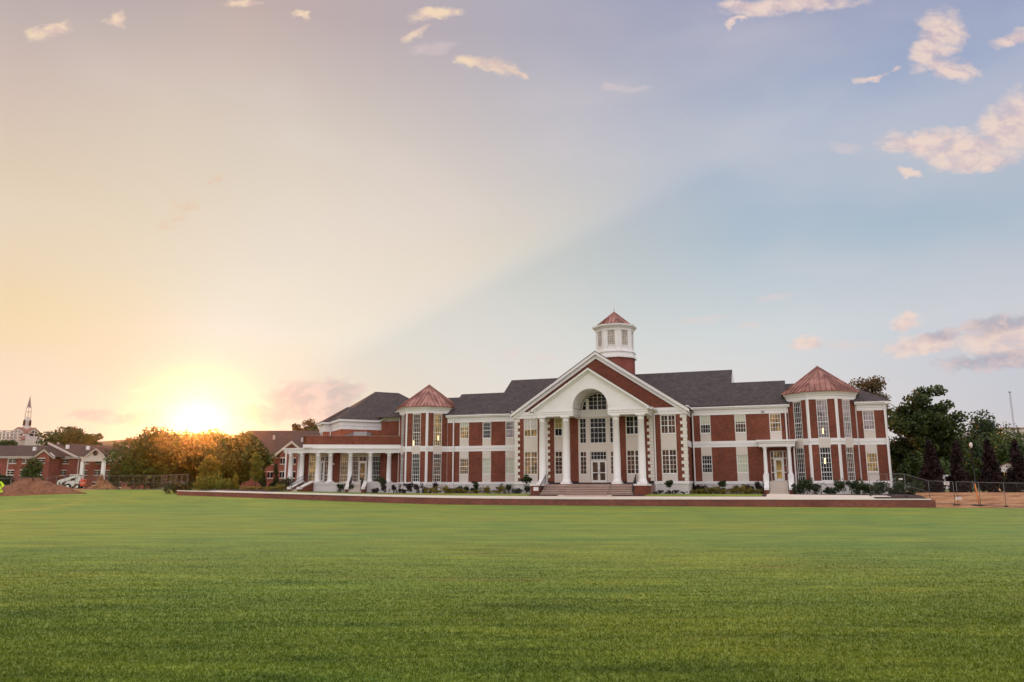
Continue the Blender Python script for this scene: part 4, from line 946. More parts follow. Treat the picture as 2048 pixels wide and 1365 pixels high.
# upper volume
c2 = at(680.5, 900, 98.0); cu_, cw_ = W2L(c2.x, c2.y); FU = Frame(cu_, -cw_, 45)
LU = 15.3; DU = 7.6
b = MB(); b.fbox(FU, 0, LU, -11.9, 0, 5.5, 9.05)
dS = -onf(Frame(cu_, -cw_, -45), *f3(600, 600))[0]
b.build('upper_brick', brickmat('sunlit_brick', (.40,.095,.045), (.27,.06,.035), (.42,.26,.18)), BLD)  # warm sunlight on the annex put into its brick colour
b = MB(); b.fbox(FU, -.04, LU, -11.94, .04, 9.052, 9.5); b.fbox(FU, -.1, LU+.1, -12.0, .1, 9.502, 10.05); b.fbox(FU, -.4, LU+.4, -12.3, .4, 10.052, 10.3)
b.build('upper_cornice', M_WHITE, BLD)
def hip(fr, a0, a1, d0, d1, z, sl_, par=BLD, m=None, name='roof'):    # hip roof on a rectangle
    w_ = abs(d1-d0)/2; l = a1-a0; h = sl_*min(w_, l/2)
    if l >= 2*w_: r0, r1 = fr.p(a0+w_, (d0+d1)/2, z+h), fr.p(a1-w_, (d0+d1)/2, z+h)
    else: r0, r1 = fr.p((a0+a1)/2, d1-l/2, z+h), fr.p((a0+a1)/2, d0+l/2, z+h)
    A, B, C_, D = fr.p(a0, d1, z), fr.p(a1, d1, z), fr.p(a1, d0, z), fr.p(a0, d0, z)
    b = MB()
    if l >= 2*w_: fs = [(0,1,5,4), (1,2,5), (2,3,4,5), (3,0,4)]
    else: fs = [(0,1,4), (1,2,5,4), (2,3,5), (3,0,4,5)]
    b.add([A, B, C_, D, r0, r1], fs+[(3,2,1,0)]); return b.build(name, m or M_ROOF, par)
hip(FU, -.45, 15.7, -12.35, .45, 10.31, .70)
fu2 = Frame(*FU.p(0, -10.5, 0)[:2], 45)
b = MB(); b.fbox(FU, -.9, -.001, -8.3, -5.5, 5.5, 9.05); b.build('upper_brick', MATS['sunlit_brick'], BLD)
b = MB(); b.fbox(FU, -.97, -.11, -8.37, -5.43, 9.052, 10.05); b.fbox(FU, -1.3, -.41, -8.7, -5.1, 10.052, 10.29); b.build('upper_cornice', M_WHITE, BLD)
b = MB(); b.add([FU.p(-1.35, -8.75, 10.3), FU.p(-1.35, -5.05, 10.3), FU.p(2.6, -5.05, 10.3), FU.p(2.4, -7.0, 12.6), FU.p(5, -7.0, 12.6), FU.p(2.6, -8.75, 10.3)], [(1,2,3), (2,4,3), (0,1,3), (0,3,4,5)]); b.build('roof', M_ROOF, BLD)
# link between annex and tower: brick with a raking white gable
g0 = at(766, 900, 97.3); gu, gw = W2L(g0.x, g0.y); FG = Frame(gu, -gw, 0)
b = MB(); b.fbox(FG, 0, 3.2, -1.5, 0, 5.5, 9.1); b.build('upper_brick', M_BRICK, BLD)
b = MB(); b.fbox(FG, -.05, 3.2, -1.5, .05, 9.102, 9.75); b.prism(FG, [(0, 9.752), (3.2, 9.752), (3.2, 11.6), (0, 10.15)], -.6, .04); b.prism(FG, [(-.5, 9.85), (3.2, 11.55), (3.2, 11.85), (-.5, 10.15)], -.6, .3); b.build('link_gable', M_WHITE, BLD)
b = MB(); b.slab([FG.p(-.5, .35, 10.2), FG.p(3.2, .35, 11.9), FG.p(3.2, -6, 11.9), FG.p(-.5, -6, 10.2)], .1); b.build('roof', M_ROOF, BLD)
fl_ = Frame(*FU.p(-.9, -6.9, 0)[:2], -45)
window(fl_, -.7, .5, 7.0, 9.0, 2, 2, 'lilac', (8.0,), d=.01)
pp = FU.p(-.15, -5.3, 0); spout(pp[0], pp[1], 6.6, 9.7)
build_split(trim, 'trim', M_WHITE, BLD)
# rooftop plant
ru = empty('rooftop_unit', L2W(*[(lambda p: (p[0], -p[1]))(FA.p(onf(FA, 715, 870, -2.5)[0], -2.5, 0))][0], 6.52), ROT+R(22.5)); tag(ru, 'grey sheet metal air handling unit on the flat porch roof behind the parapet', 'air conditioner')
MB().box(-.4, 1.25, -.6, .6, 0, 2.1).build('housing', M_GREY, ru); MB().add([(-2.1,-.5,0),(-.41,-.5,0),(-.41,.5,0),(-2.1,.5,0),(-2.1,-.5,1.5),(-.41,-.5,2.0),(-.41,.5,2.0),(-2.1,.5,1.5)], [(3,2,1,0),(4,5,6,7),(0,1,5,4),(1,2,6,5),(2,3,7,6),(3,0,4,7)]).build('duct', M_METAL, ru)
MB().box(1.252, 1.8, -.55, .55, .1, 2.0).build('intake_hood', M_METAL, ru)

# ------------------------------------------------------------------ vegetation
def leaf_mesh(name, blobs, n, size, m, seed, shell=.25, flat=1.0):
    rg = np.random.default_rng(seed)
    B = np.array(blobs, float); vol = (B[:, 3]*B[:, 4]*B[:, 5])**.75; pr = vol/vol.sum()
    k = rg.choice(len(B), n, p=pr); d = rg.normal(size=(n, 3)); d /= np.linalg.norm(d, axis=1)[:, None]
    r = rg.random(n)**shell; r *= 1+rg.normal(0, .09, n)
    C = B[k, :3]+d*r[:, None]*B[k, 3:6]
    nrm = d*.6+rg.normal(size=(n, 3))*.8; nrm[:, 2] += .35; nrm /= np.linalg.norm(nrm, axis=1)[:, None]
    t = rg.normal(size=(n, 3)); a = np.cross(nrm, t); a /= np.linalg.norm(a, axis=1)[:, None]; b = np.cross(nrm, a)
    s = size*(.55+.9*rg.random(n))[:, None]
    V = np.stack([C-a*s*.5, C+b*s*.32, C+a*s*.5, C-b*s*.32], 1)
    me = bpy.data.meshes.new(name); me.vertices.add(n*4); me.vertices.foreach_set('co', V.reshape(-1))
    me.loops.add(n*4); me.loops.foreach_set('vertex_index', np.arange(n*4, dtype=np.int32))
    me.polygons.add(n); me.polygons.foreach_set('loop_start', np.arange(0, n*4, 4, dtype=np.int32)); me.update(calc_edges=True)
    me.materials.append(m); return me
def blobs_for(shape, W_, H_, z0, rg, nb):
    out = []
    for _ in range(nb):
        if shape == 'round':
            d = rg.normal(size=3); d /= np.linalg.norm(d); r = rg.random()**.45*.72
            x, y, z = d[0]*r*W_/2, d[1]*r*W_/2, z0+H_/2+d[2]*r*H_/2; s = (.15+.15*rg.random())*W_
            out.append((x, y, z, s, s, s*.75))
        elif shape == 'cone':
            t = rg.random()**.8; rr = (1-t)*W_/2*.62; a = rg.random()*6.28
            s = W_*(.10+.20*(1-t)); out.append((rr*math.cos(a), rr*math.sin(a), z0+t*H_*.93, s, s, s*1.3))
        elif shape == 'wide':
            d = rg.normal(size=3); d /= np.linalg.norm(d); r = rg.random()**.4*.78
            z = z0+H_*.45+d[2]*r*H_*.5; x, y = d[0]*r*W_/2, d[1]*r*W_/2; s = (.05+.13*rg.random())*W_
            out.append((x, y, z, s*1.2, s*1.2, s*.7))
        elif shape == 'egg':
            t = rg.random(); rr = math.sin(math.pi*(.12+.8*t))*W_/2*.55*rg.random()**.5; a = rg.random()*6.28; s = W_*.22
            out.append((rr*math.cos(a), rr*math.sin(a), z0+.08*H_+t*H_*.84, s, s, s*1.1))
    return out
def limbs(b, H_, z0, W_, rg, r0, nl=7):
    pts = [(0, 0, -.3)]; 
    for k in range(1, 6): pts.append((rg.normal(0, .02)*H_, rg.normal(0, .02)*H_, H_*.75*k/5))
    b.tube(pts, r0, 8, r0*.35)
    for k in range(nl):
        a = rg.random()*6.28; zb = z0*.8+(H_*.6-z0*.8)*rg.random(); L = W_*(.25+.2*rg.random())
        q = []
        for j in range(4): t = j/3; q.append((math.cos(a)*L*t, math.sin(a)*L*t, zb+L*.75*t+.1*t*t*L))
        b.tube(q, r0*.42, 6, r0*.1)
PROTO = {}
def tree(name, label, pos, H_, W_, m, shape='round', trunk=.22, n=7000, leaf=.34, seed=1, nb=26, group=None, cat='tree', r0=None, shell=.3, key=None, nl=7, rz_=None):
    o = empty(name, pos, rz_ if rz_ is not None else seed*1.7); tag(o, label, cat, group)
    rg = np.random.default_rng(seed); z0 = H_*trunk
    if key and key in PROTO: tm, lm = PROTO[key]
    else:
        b = MB(); limbs(b, H_, z0, W_, rg, r0 or H_*.022, nl); t_ = b.build('trunk', M_BARK); tm = t_.data; bpy.data.objects.remove(t_)
        lm = leaf_mesh('crown', blobs_for(shape, W_, H_-z0, z0, rg, nb), n, leaf, m, seed, shell)
        if key: PROTO[key] = (tm, lm)
    for nm, me in (('trunk', tm), ('crown', lm)):
        c = bpy.data.objects.new(nm, me); COL.objects.link(c); c.parent = o
    return o
def place(px, base_y, Y): p = at(px, base_y, Y); return (p.x, p.y, gz(p.x, p.y)-.05)
def hgt(px, top_y, Y, z0): return at(px, top_y, Y).z-z0
# trees beside the sun
def T(name, label, px, top, Y, wpx, m, shape='round', **k):
    p = place(px, 978, Y); H_ = hgt(px, top, Y, p[2])*1.07; W_ = wpx/F_PX*Y*1.05
    return tree(name, label, p, H_, W_, m, shape, **k)
GT = 'dense round trees in front of the dormitories'
T('shade_tree', 'dense round tree left of the setting sun, right behind the metal fence', 302, 862, 118, 132, L_OLIVE, n=26000, leaf=.46, seed=2, nb=46, trunk=.02, group=GT)
T('shade_tree', 'dense round tree directly under the setting sun, middle of three', 402, 866, 124, 134, L_OLIVE, n=26000, leaf=.46, seed=3, nb=46, trunk=.02, group=GT)
T('shade_tree', 'dense round tree right of the setting sun, beside the porch end', 478, 872, 112, 102, L_OLIVE, n=26000, leaf=.44, seed=4, nb=46, trunk=.02, group=GT)
T('shade_tree', 'olive tree crown rising behind the sunlit trees, left of the long dormitory roof', 440, 860, 150, 80, L_OLIVE, n=6000, leaf=.45, seed=5, trunk=.15)
T('ornamental_tree', 'light green young tree with upright shoots in front of the dark round trees', 418, 922, 104, 52, L_YOUNG, 'egg', n=3500, leaf=.26, seed=6, trunk=.1)
T('sapling', 'slender pale green sapling just left of the porch', 510, 914, 100, 34, L_YOUNG, 'egg', n=2200, leaf=.24, seed=7, trunk=.28, r0=.06)
T('sapling', 'small cone shaped sapling in the mulch bed left of the slender one', 470, 946, 100, 20, L_YOUNG, 'cone', n=1500, leaf=.2, seed=8, trunk=.08, r0=.05)
T('dark_shrub_tree', 'narrow dark evergreen by the dormitory wall behind the porch steps', 549, 928, 112, 18, L_DARK, 'cone', n=1800, leaf=.25, seed=9, trunk=.02)
T('dark_shrub_tree', 'narrow dark evergreen beside the tallest sapling', 524, 930, 110, 16, L_DARK, 'cone', n=1600, leaf=.25, seed=10, trunk=.02)
# far left
T('wide_tree', 'broad spreading tree behind the left dormitory roof, below the hills', 120, 843, 235, 78, L_GREEN, n=9000, leaf=.7, seed=11, nb=34, trunk=.2)
T('wide_tree', 'lower tree joined to the broad one behind the left dormitory, right side', 170, 852, 232, 48, L_GREEN, n=6000, leaf=.7, seed=12, nb=24, trunk=.2)
T('wide_tree', 'green tree at the left edge in front of the church', 4, 866, 215, 40, L_GREEN, n=4000, leaf=.7, seed=13, trunk=.15)
T('conifer', 'young green tree in front of the left dormitory wall beside the dirt pile', 62, 924, 150, 46, L_GREEN, 'egg', n=5000, leaf=.36, seed=14, trunk=.05, nb=30)
T('dark_bush', 'dark rounded bush at the left edge below the dormitory windows', 4, 951, 148, 40, L_DARK, n=3500, leaf=.35, seed=15, trunk=.02)
for i, (px, top, Y, w, lb) in enumerate([(262,870,400,40,'hazy tree on the hill slope just left of the round trees'), (240,881,380,26,'small hazy tree at the foot of the hill'), (284,868,420,36,'hazy tree crown peeking over the leftmost round tree'), (205,888,300,22,'small tree between the dormitory roof and the hill')]):
    T('hazy_tree', lb, px, top, Y, w, L_FAR, n=2500, leaf=1.2, seed=20+i, trunk=.1)
T('shrub_tree', 'bushy green tree between the dormitory porch and the round trees', 232, 932, 130, 40, L_GREEN, n=4500, leaf=.36, seed=25, trunk=.05)
# behind the porch
for i, (px, top, Y, w, lb) in enumerate([(608,834,175,44,'sunlit tree top behind the dormitory roof left of the annex'), (590,840,178,30,'thin sunlit tree top at the left of the pair behind the dormitory roof'), (628,838,172,36,'darker tree crown touching the annex roof'), (540,851,185,16,'tiny tree tip over the middle of the dormitory roof'), (418,866,190,18,'tiny tree tip over the left end of the dormitory roof')]):
    T('roof_tree', lb, px, top, Y, w, L_BARE if i < 2 else L_OLIVE, n=2600, leaf=.5, seed=30+i, trunk=.3)
# right side
p = place(1868, 985, 92); H_ = hgt(1868, 748, 92, p[2])*1.03
tree('big_oak', 'large dark green spreading tree right of the building', p, H_, 148/F_PX*92, L_BIG, 'wide', n=26000, leaf=.36, seed=41, nb=95, trunk=.06, nl=14, r0=.35, shell=.35)
T('sparse_tree', 'thin reddish half bare tree behind the right end of the roof', 1748, 748, 110, 108, L_BARE, 'wide', n=5200, leaf=.30, seed=42, nb=34, trunk=.45, nl=16, shell=.5)
for i, (px, top, Y, w, lb) in enumerate([(1968,822,150,90,'dark rounded tree on the slope right of the large spreading tree'), (2010,846,165,90,'green tree on the slope above the small white house'), (2050,858,160,80,'green tree at the right edge under the radio mast'), (1940,862,120,96,'dark tree mass behind the red leaved conical trees'), (2030,884,120,90,'bushy tree behind the small white house'), (1985,872,130,90,'dark tree behind the third conical tree'), (1808,864,95,92,'dark tree filling the gap beside the building corner'), (1850,900,84,90,'low dark tree under the large spreading tree'), (1900,905,100,80,'dark tree between the first two conical trees'), (1960,915,92,34,'bright green bushy tree between the second and third conical trees'), (2020,955,84,40,'rounded green hedge bush in front of the small white house'), (2046,868,132,84,'nearest green tree at the right edge, over the last conical tree'), (1996,858,138,70,'green tree between the utility poles and the right edge')]):
    T('slope_tree', lb, px, top, Y, w, [L_DARK, L_GREEN, L_BIG][i % 3] if i < 9 else L_GREEN, n=5000, leaf=.48 if i < 6 else .34, seed=50+i, trunk=.03, nb=30)
for i, px in enumerate((1867, 1921, 1985, 2040)):
    T('conical_tree', 'dark red leaved conical tree behind the dirt bank, '+('nearest the building','second from the building','third from the building','at the right edge of the picture')[i], px, (886, 884, 880, 884)[i], 74, (52, 44, 46, 50)[i], L_RED, 'cone', n=8000, leaf=.2, seed=70+i, trunk=.03, nb=40, shell=.4, group='red leaved conical trees behind the dirt bank')
# --- beds along the building
def bush(name, label, pos, s, h, m, key, group, n=620, leaf=.14, cat='shrub', seed=1):
    if key not in PROTO:
        rg = np.random.default_rng(seed); bl = [(rg.normal(0, .30), rg.normal(0, .28), .15+.7*rg.random(), .12+.2*rg.random(), .12+.2*rg.random(), .12+.2*rg.random()) for _ in range(16)]
        PROTO[key] = leaf_mesh('foliage', bl, n, leaf, m, seed, .35)
    o = bpy.data.objects.new(name, PROTO[key]); COL.objects.link(o); o.location = pos; o.scale = (s, s, h); o.rotation_euler = (0, 0, random.random()*6.28)
    tag(o, label, cat, group); return o
def bed(px, w): u = on(px, 975, w)[0]; p = L2W(u, w); return (p.x, p.y, gz(p.x, p.y)-.04)
ORD = ['first','second','third','fourth','fifth','sixth','seventh','eighth','ninth','tenth','eleventh','twelfth','thirteenth','fourteenth','fifteenth','sixteenth','seventeenth','eighteenth','nineteenth','twentieth','twenty-first','twenty-second','twenty-third','twenty-fourth']
def row(kind, lab, grp, items, m, keyb, s=(.6, .8), h=(.75, 1.0), n=620, leaf=.14, w=.9):
    for i, it in enumerate(items):
        px = it[0] if isinstance(it, tuple) else it; ww = it[1] if isinstance(it, tuple) else w
        sc = random.uniform(s[0]*.95, s[1]*1.25); hh = random.uniform(h[0]*.8, h[1]*1.35)
        bush(kind, lab % ORD[i], bed(px, ww), sc, hh, m, keyb+str(i % 3), grp, n, leaf, seed=90+i % 3)
row('dark_shrub', 'dark leafy shrub against the white foundation of the left tower, %s from the left', 'dark shrubs below the left tower', [(752, 1.2), (770, 1.2), (787, 1.0), (804, -.6), (817, -.8), (833, -.8), (853, -.8), (872, -1), (892, -1.4), (906, -2)], L_BURG, 'db', s=(.7,.95), h=(.8, 1.1))
row('dark_shrub', 'dark shrub before the left porch foundation, %s left to right', 'dark shrubs below the porch', [(634, -2), (655, -1.2), (680, -1.0), (700, -.6)], L_BED, 'dg', s=(.7,.9), h=(.9, 1.2))
row('dark_shrub', 'dark shrub by the foundation left of the main steps, %s from the left tower', 'dark shrubs left of the main steps', [(918, -3.4), (930, -3.4), (946, -3.4), (975, -3.4), (998, -3.3), (1018, -3.0), (1037, 1.0), (1058, 1.0)], L_BED, 'dg', s=(.55,.8), h=(.6, .95))
row('yellow_shrub', 'low yellow green shrub in the bed left of the main steps, %s in its row', 'yellow green shrubs left of the main steps', [(862, 0), (876, -.2), (891, -.5), (905, -.8), (919, -1.3), (933, -1.5), (947, -1.5), (960, -1.7), (974, -1.7), (988, -1.7), (1001, -1.7)], L_YEL, 'yl', s=(.75, 1.0), h=(.5, .7), n=500, leaf=.12)
row('low_shrub', 'small burgundy plant at the foot of the central block, %s right of the main steps', 'small plants at the central block', [(1310, 1.0), (1321, 1.0), (1333, 1.0), (1340, .9), (1352, 1.0), (1365, 1.0)], L_BURG, 'db', s=(.4,.5), h=(.35, .5))
row('dark_shrub', 'dark shrub under the right wing windows, %s from the central block', 'dark shrubs below the right wing', [(1393, -3.3), (1405, -3.3), (1420, -3.3), (1441, -3.3), (1462, -3.3), (1472, -3.2), (1490, -3.1), (1502, -3.1), (1515, -3.1), (1524, -3.0)], L_BURG, 'db', s=(.65,.9), h=(.8, 1.1))
row('yellow_shrub', 'low yellow green shrub under the right wing windows, %s from the central block', 'yellow green shrubs below the right wing', [(1378, -.6), (1390, -1.4), (1402, -1.6), (1415, -1.7), (1428, -1.7), (1441, -1.7), (1454, -1.7), (1467, -1.7), (1480, -1.7), (1493, -1.7), (1508, -1.6), (1522, -1.6)], L_YEL, 'yl', s=(.7, .95), h=(.45, .7), n=500, leaf=.12)
row('green_shrub', 'dark green shrub round the right tower, %s from the right entrance', 'green shrubs round the right tower', [(1598, .4), (1610, .4), (1630, .6), (1668, .4), (1685, .4), (1705, .2), (1722, 1.6), (1733, 1.6), (1745, 1.9), (1752, .6), (1764, 1.2), (1776, .8), (1790, .8), (1803, .8), (1820, .8), (1836, .8)], L_BED, 'dg', s=(.65, .9), h=(.8, 1.2))
row('yellow_shrub', 'golden green shrub in the bed left of the porch steps, %s in its row', 'golden shrubs left of the porch', [(495, 2.5), (508, 2.5), (522, 2.5), (536, 2.5), (549, 2.2), (562, 1.8), (573, 1.4)], L_YEL, 'yl', s=(.8, 1.0), h=(.5, .7), n=500, leaf=.12)
row('hedge_shrub', 'bright green clipped shrub left of the porch path, %s from the left', 'hedge shrubs at the left end of the wall', [(388, 1.0), (398, 1.0), (408, 1.0), (418, 1.0), (428, 1.0), (438, 1.0), (447, 1.2)], L_YOUNG, 'hy', s=(1.0, 1.2), h=(1.3, 1.6), n=700, leaf=.15)
row('dark_shrub', 'dark green bush at the left end of the retaining wall, %s from the left', 'bushes at the wall end', [(345, 7.0), (356, 6.5), (366, 6.0), (376, 5.0)], L_BED, 'dg', s=(.9, 1.1), h=(.9, 1.2))
row('dark_shrub', 'dark bush beside the outer porch steps, %s', 'bushes beside the outer porch steps', [(566, .2), (576, -.2), (598, .9)], L_BED, 'dg', s=(.9, 1.1), h=(1.0, 1.3))
for i, (px, w, top, lb) in enumerate([(762, .6, 948, 'small bushy tree right of the porch steps'), (951, -1.6, 958, 'tiny tree left of the main steps, in the yellow shrubs'), (1054, 2.2, 949, 'slim lollipop tree beside the left brick pier of the main steps'), (1339, 2.2, 957, 'slim lollipop tree right of the main steps'), (1445, -1.8, 953, 'small tree in the bed below the right wing'), (1627, 1.2, 963, 'small tree right of the side entrance'), (1655, 2.4, 974, 'low leafy tree by the right tower handrail')]):
    p = bed(px, w); Yp = p[1]; H_ = hgt(px, top, Yp, p[2])
    tree('young_tree', lb, p, H_, (1.25, .9, 1.1, 1.0, 1.0, 1.1, 1.0)[i], L_DARK if i in (2, 3) else L_BED, 'round', n=900, leaf=.14, seed=120+i, trunk=(.15, .1, .45, .4, .3, .15, .1)[i], r0=.025, nb=12, nl=4)
# handrails by the right tower ramp
for i, (px, px2) in enumerate(((1614, 1642), (1643, 1660))):
    a = L2W(on(px, 980, 2.4)[0], 2.4); c = L2W(on(px2, 985, 3.4)[0], 3.4); za, zb = gz(a.x, a.y), gz(c.x, c.y)
    o = MB().tube([(a.x,a.y,za), (a.x,a.y,za+1.0), (a.x+.25,a.y,za+1.05), (c.x,c.y,zb+.45), (c.x,c.y,zb)], .03).build('ramp_handrail', M_BLACK)
    tag(o, ('black looped handrail by the right tower, left one behind the small tree', 'black looped handrail by the right tower, right one with the open loop')[i], 'handrail')

# ------------------------------------------------------------------ left dormitory
DY = 180.0
def dormitory(name, label, pos, rz_): o = empty(name, pos, rz_); return tag(o, label, 'building')
k_ = DY/F_PX/1.0
XD = lambda px: at(px, 940, DY).x
ZD = lambda y, px=120, Y=DY: at(px, y, Y).z
D1 = dormitory('dormitory', 'three storey red brick dormitory with hip roof and white pedimented porch at far left', (XD(0), DY, 0), 0)
X0 = XD(0)
d = lambda px: XD(px)-X0
br, tr, rf = MB(), MB(), MB()
ez_, gz0 = ZD(914.5), -.5
br.box(d(-60), d(110), 0, 16, gz0, ez_-.3); br.box(d(80), d(110), -2.5, 0, gz0, ez_-.3)
br.box(d(110), d(250), 2.5, 16, gz0, ez_-.3)
fd = Frame(0, -2.5); br.prism(fd, [(d(82), ez_-.3), (d(110), ez_-.3), (d(98), ZD(902))], -.3, 0)
for x0, x1, y in ((-60, 80, 0), (80, 82, -2.5), (110, 168, 2.5), (222, 250, 2.5)): tr.box(d(x0)-.2, d(x1)+.2, y-.5, y, ez_-.3, ez_+.15)
rake(tr, fd, d(98), ZD(898.5), d(118)-d(98), -.5, .3, .6, ZD(898.5)-ez_-.1)
br.build('wall', M_BRICK2, D1)
A = ZD(887.5); Bz = ZD(884.5)
def rp(pts, par=D1, m=M_ROOF2): b = MB(); n = len(pts); b.add(pts, [tuple(range(n))]); b.slab(pts, .05) if False else None; return b
R1 = MB()
R1.slab([(d(-60), -.5, ez_), (d(80), -.5, ez_), (d(75), 8, A), (d(30), 8, A), (d(-60), 8, A)], .1)
R1.slab([(d(-60), 8, A), (d(75), 8, A), (d(120), 16.5, ez_), (d(-60), 16.5, ez_)], .1)
R1.slab([(d(80)-.3, -3.0, ez_), (d(98), -3.0, ZD(897.5)), (d(98), 8, ZD(897.5))], .1); R1.slab([(d(98), -3.0, ZD(897.5)), (d(118), -3.0, ez_), (d(118), 8, ez_), (d(98), 8, ZD(897.5))], .1)
R1.slab([(d(60), 6, A-.2), (d(85), 6, Bz), (d(145), 2.0, ez_), (d(118), 2.0, ez_)], .1)
R1.slab([(d(120), 2.0, ez_), (d(262), 2.0, ez_), (d(200), 9, Bz-.6), (d(85), 9, Bz+.2)], .1)
R1.slab([(d(200), 9, Bz-.6), (d(262), 2.0, ez_), (d(270), 16.5, ez_)], .1); R1.slab([(d(85), 9, Bz+.2), (d(200), 9, Bz-.6), (d(270), 16.5, ez_), (d(60), 16.5, ez_)], .1)
R1.build('roof', M_ROOF2, D1)
# rake board climbing to the second ridge
tr.hexa([(d(82),5.2,Bz-.2),(d(82)+.3,5.2,Bz-.2),(d(82)+.3,5.6,Bz-.2),(d(82),5.6,Bz-.2),(d(82),5.2,Bz+.25),(d(82)+.3,5.2,Bz+.25),(d(82)+.3,5.6,Bz+.25),(d(82),5.6,Bz+.25)])
tr.hexa([(d(81),1.6,0+Bz-.35),(d(145),1.6,ez_-.35),(d(145),2.0,ez_-.35),(d(81),2.0,Bz-.35),(d(81),1.6,Bz+.1),(d(145),1.6,ez_+.1),(d(145),2.0,ez_+.1),(d(81),2.0,Bz+.1)])
# porch with pediment on tall columns
fp = Frame(0, -2.2)
tr.prism(fp, [(d(177), ZD(914.5)), (d(221), ZD(914.5)), (d(200), ZD(898))], -4.5, 0)
rake(tr, fp, d(200), ZD(897), d(222)-d(200), -4.6, .4, .35, ZD(897)-ez_)
tr.box(d(172), d(221), -2.4, -1.4, ZD(924), ZD(914.7)); tr.box(d(214), d(219), -2.3, 2.5, ZD(924), ZD(915)); tr.box(d(174), d(178), -2.3, 2.5, ZD(924), ZD(915))
tr.build('trim', M_DORMTRIM, D1)
MB().lathe((0, 0), [(.01, 0)]*1+[(.6, 0), (.6, .05), (.01, .05)], 12).build('vent', M_BLACK, D1).matrix_local = Matrix.Translation((d(198), -2.22, ZD(907.5))) @ Matrix.Rotation(R(90), 4, 'X')
PR = MB(); PR.slab([(d(176), -2.65, ez_), (d(200), -2.65, ZD(896.6)), (d(200), 5, ZD(896.6)), (d(176), 5, ez_)][::-1], .08); PR.slab([(d(200), -2.65, ZD(896.6)), (d(222), -2.65, ez_), (d(222), 5, ez_), (d(200), 5, ZD(896.6))][::-1], .08); PR.build('roof', M_ROOF2, D1)
for px in (173.5, 215): MB().box(d(px)-.35, d(px)+.35, -2.25, -1.55, gz0, ZD(924)).build('column', M_WHITE, D1)
def dwin(px, y0, y1, Y, w=13, par=D1, dd=None):
    o = MB(); x = (dd or d)(px); hw_ = w/2/F_PX*DY
    o.box(x-hw_, x+hw_, Y-.12, Y, ZD(y1), ZD(y0)); 
    q_ = MB(); q_.box(x-hw_-.1, x+hw_+.1, Y-.16, Y-.0, ZD(y1)-.3, ZD(y1)-.01); q_.box(x-hw_-.1, x+hw_+.1, Y-.16, Y-.0, ZD(y0)+.01, ZD(y0)+.25)
    q_.box(x-.05, x+.05, Y-.18, Y-.121, ZD(y1), ZD(y0)); q_.box(x-hw_, x+hw_, Y-.17, Y-.121, (ZD(y1)+ZD(y0))/2-.05, (ZD(y1)+ZD(y0))/2+.05)
    w_ = q_.build('window', M_DORMTRIM, par); o.build('pane', G['dark'], w_)
for px in (24, 50): dwin(px, 919, 926, 0); dwin(px-2, 942, 949.5, 0); dwin(px-3, 966, 974, 0)
for r_ in ((94, 919, 926), (91, 942, 949.5), (88, 966, 974)): dwin(r_[0], r_[1], r_[2], -2.5)
for px in (117, 159, 186, 210, 232): dwin(px, 919, 926, 2.5, 11); dwin(px-2, 942, 949.5, 2.5, 11); dwin(px-3, 966, 974, 2.5, 11)
for px in (15, 144, 224): MB().box(d(px)-.1, d(px)+.1, -.2 if px < 80 else 2.3, 0 if px < 80 else 2.5, gz0, ez_-.3).build('downspout', M_DORMTRIM, D1)
for px, y in ((47, 891), (114, 887), (156, 889), (210, 897)): x = d(px); p_z = ZD(y+1); MB().box(x-.3, x+.3, 3, 3.5, p_z-1.0, p_z-.1).build('roof_vent', M_WHITE, D1)
# second dormitory behind the round trees
Y2 = 150.0
D2x = at(600, 940, Y2).x
D2 = dormitory('dormitory', 'red brick dormitory with large brown hip roof behind the trees, left of the porch', (D2x, Y2, 0), 0)
e = lambda px: at(px, 940, Y2).x-D2x
Z2 = lambda y: at(550, y, Y2).z
b = MB(); b.box(e(440), e(640), 0, 14, 0, Z2(916)); fd2 = Frame(0, -2); b.box(e(563), e(640), -2, 0, 0, Z2(906)); b.prism(fd2, [(e(563), Z2(906)), (e(620), Z2(906)), (e(590), Z2(886))], -.3, 0); b.build('wall', M_BRICK2, D2)
b = MB(); rT = Z2(856.5)
b.slab([(e(430), -.5, Z2(914.5)), (e(645), -.5, Z2(914.5)), (e(660), 7, rT), (e(466), 7, rT)], .12)
b.slab([(e(466), 7, rT), (e(660), 7, rT), (e(660), 14.5, Z2(914)), (e(420), 14.5, Z2(914))], .12); b.slab([(e(420), -.5, Z2(914.5)), (e(466), 7, rT), (e(420), 14.5, Z2(914.5))][::-1], .12)
b.slab([(e(553), -2.6, Z2(915)), (e(588), -2.6, Z2(883)), (e(588), 3, Z2(883)), (e(553), 3, Z2(915))][::-1], .12); b.slab([(e(588), -2.6, Z2(883)), (e(625), -2.6, Z2(912)), (e(625), 3, Z2(912)), (e(588), 3, Z2(883))][::-1], .12)
b.build('roof', M_ROOF2, D2)
b = MB(); b.box(e(440), e(563), -.5, 0, Z2(917), Z2(914.7)); rake(b, fd2, e(588), Z2(883.5), e(625)-e(588), -.4, .65, .45, Z2(883.5)-Z2(914)); b.build('trim', M_DORMTRIM, D2)
sc2 = Y2/DY
def dwin2(px, y0, y1, Y, w):
    o = MB(); x = e(px); h = w/2/F_PX*Y2; o.box(x-h, x+h, Y-.1, Y, Z2(y1), Z2(y0)); q_ = MB(); q_.box(x-h-.1, x+h+.1, Y-.14, Y, Z2(y1)-.2, Z2(y1)-.01); q_.box(x-h-.1, x+h+.1, Y-.14, Y, Z2(y0)+.01, Z2(y0)+.2); q_.box(x-.04, x+.04, Y-.15, Y-.101, Z2(y1), Z2(y0))
    o.build('pane', G['dark'], q_.build('window', M_DORMTRIM, D2))
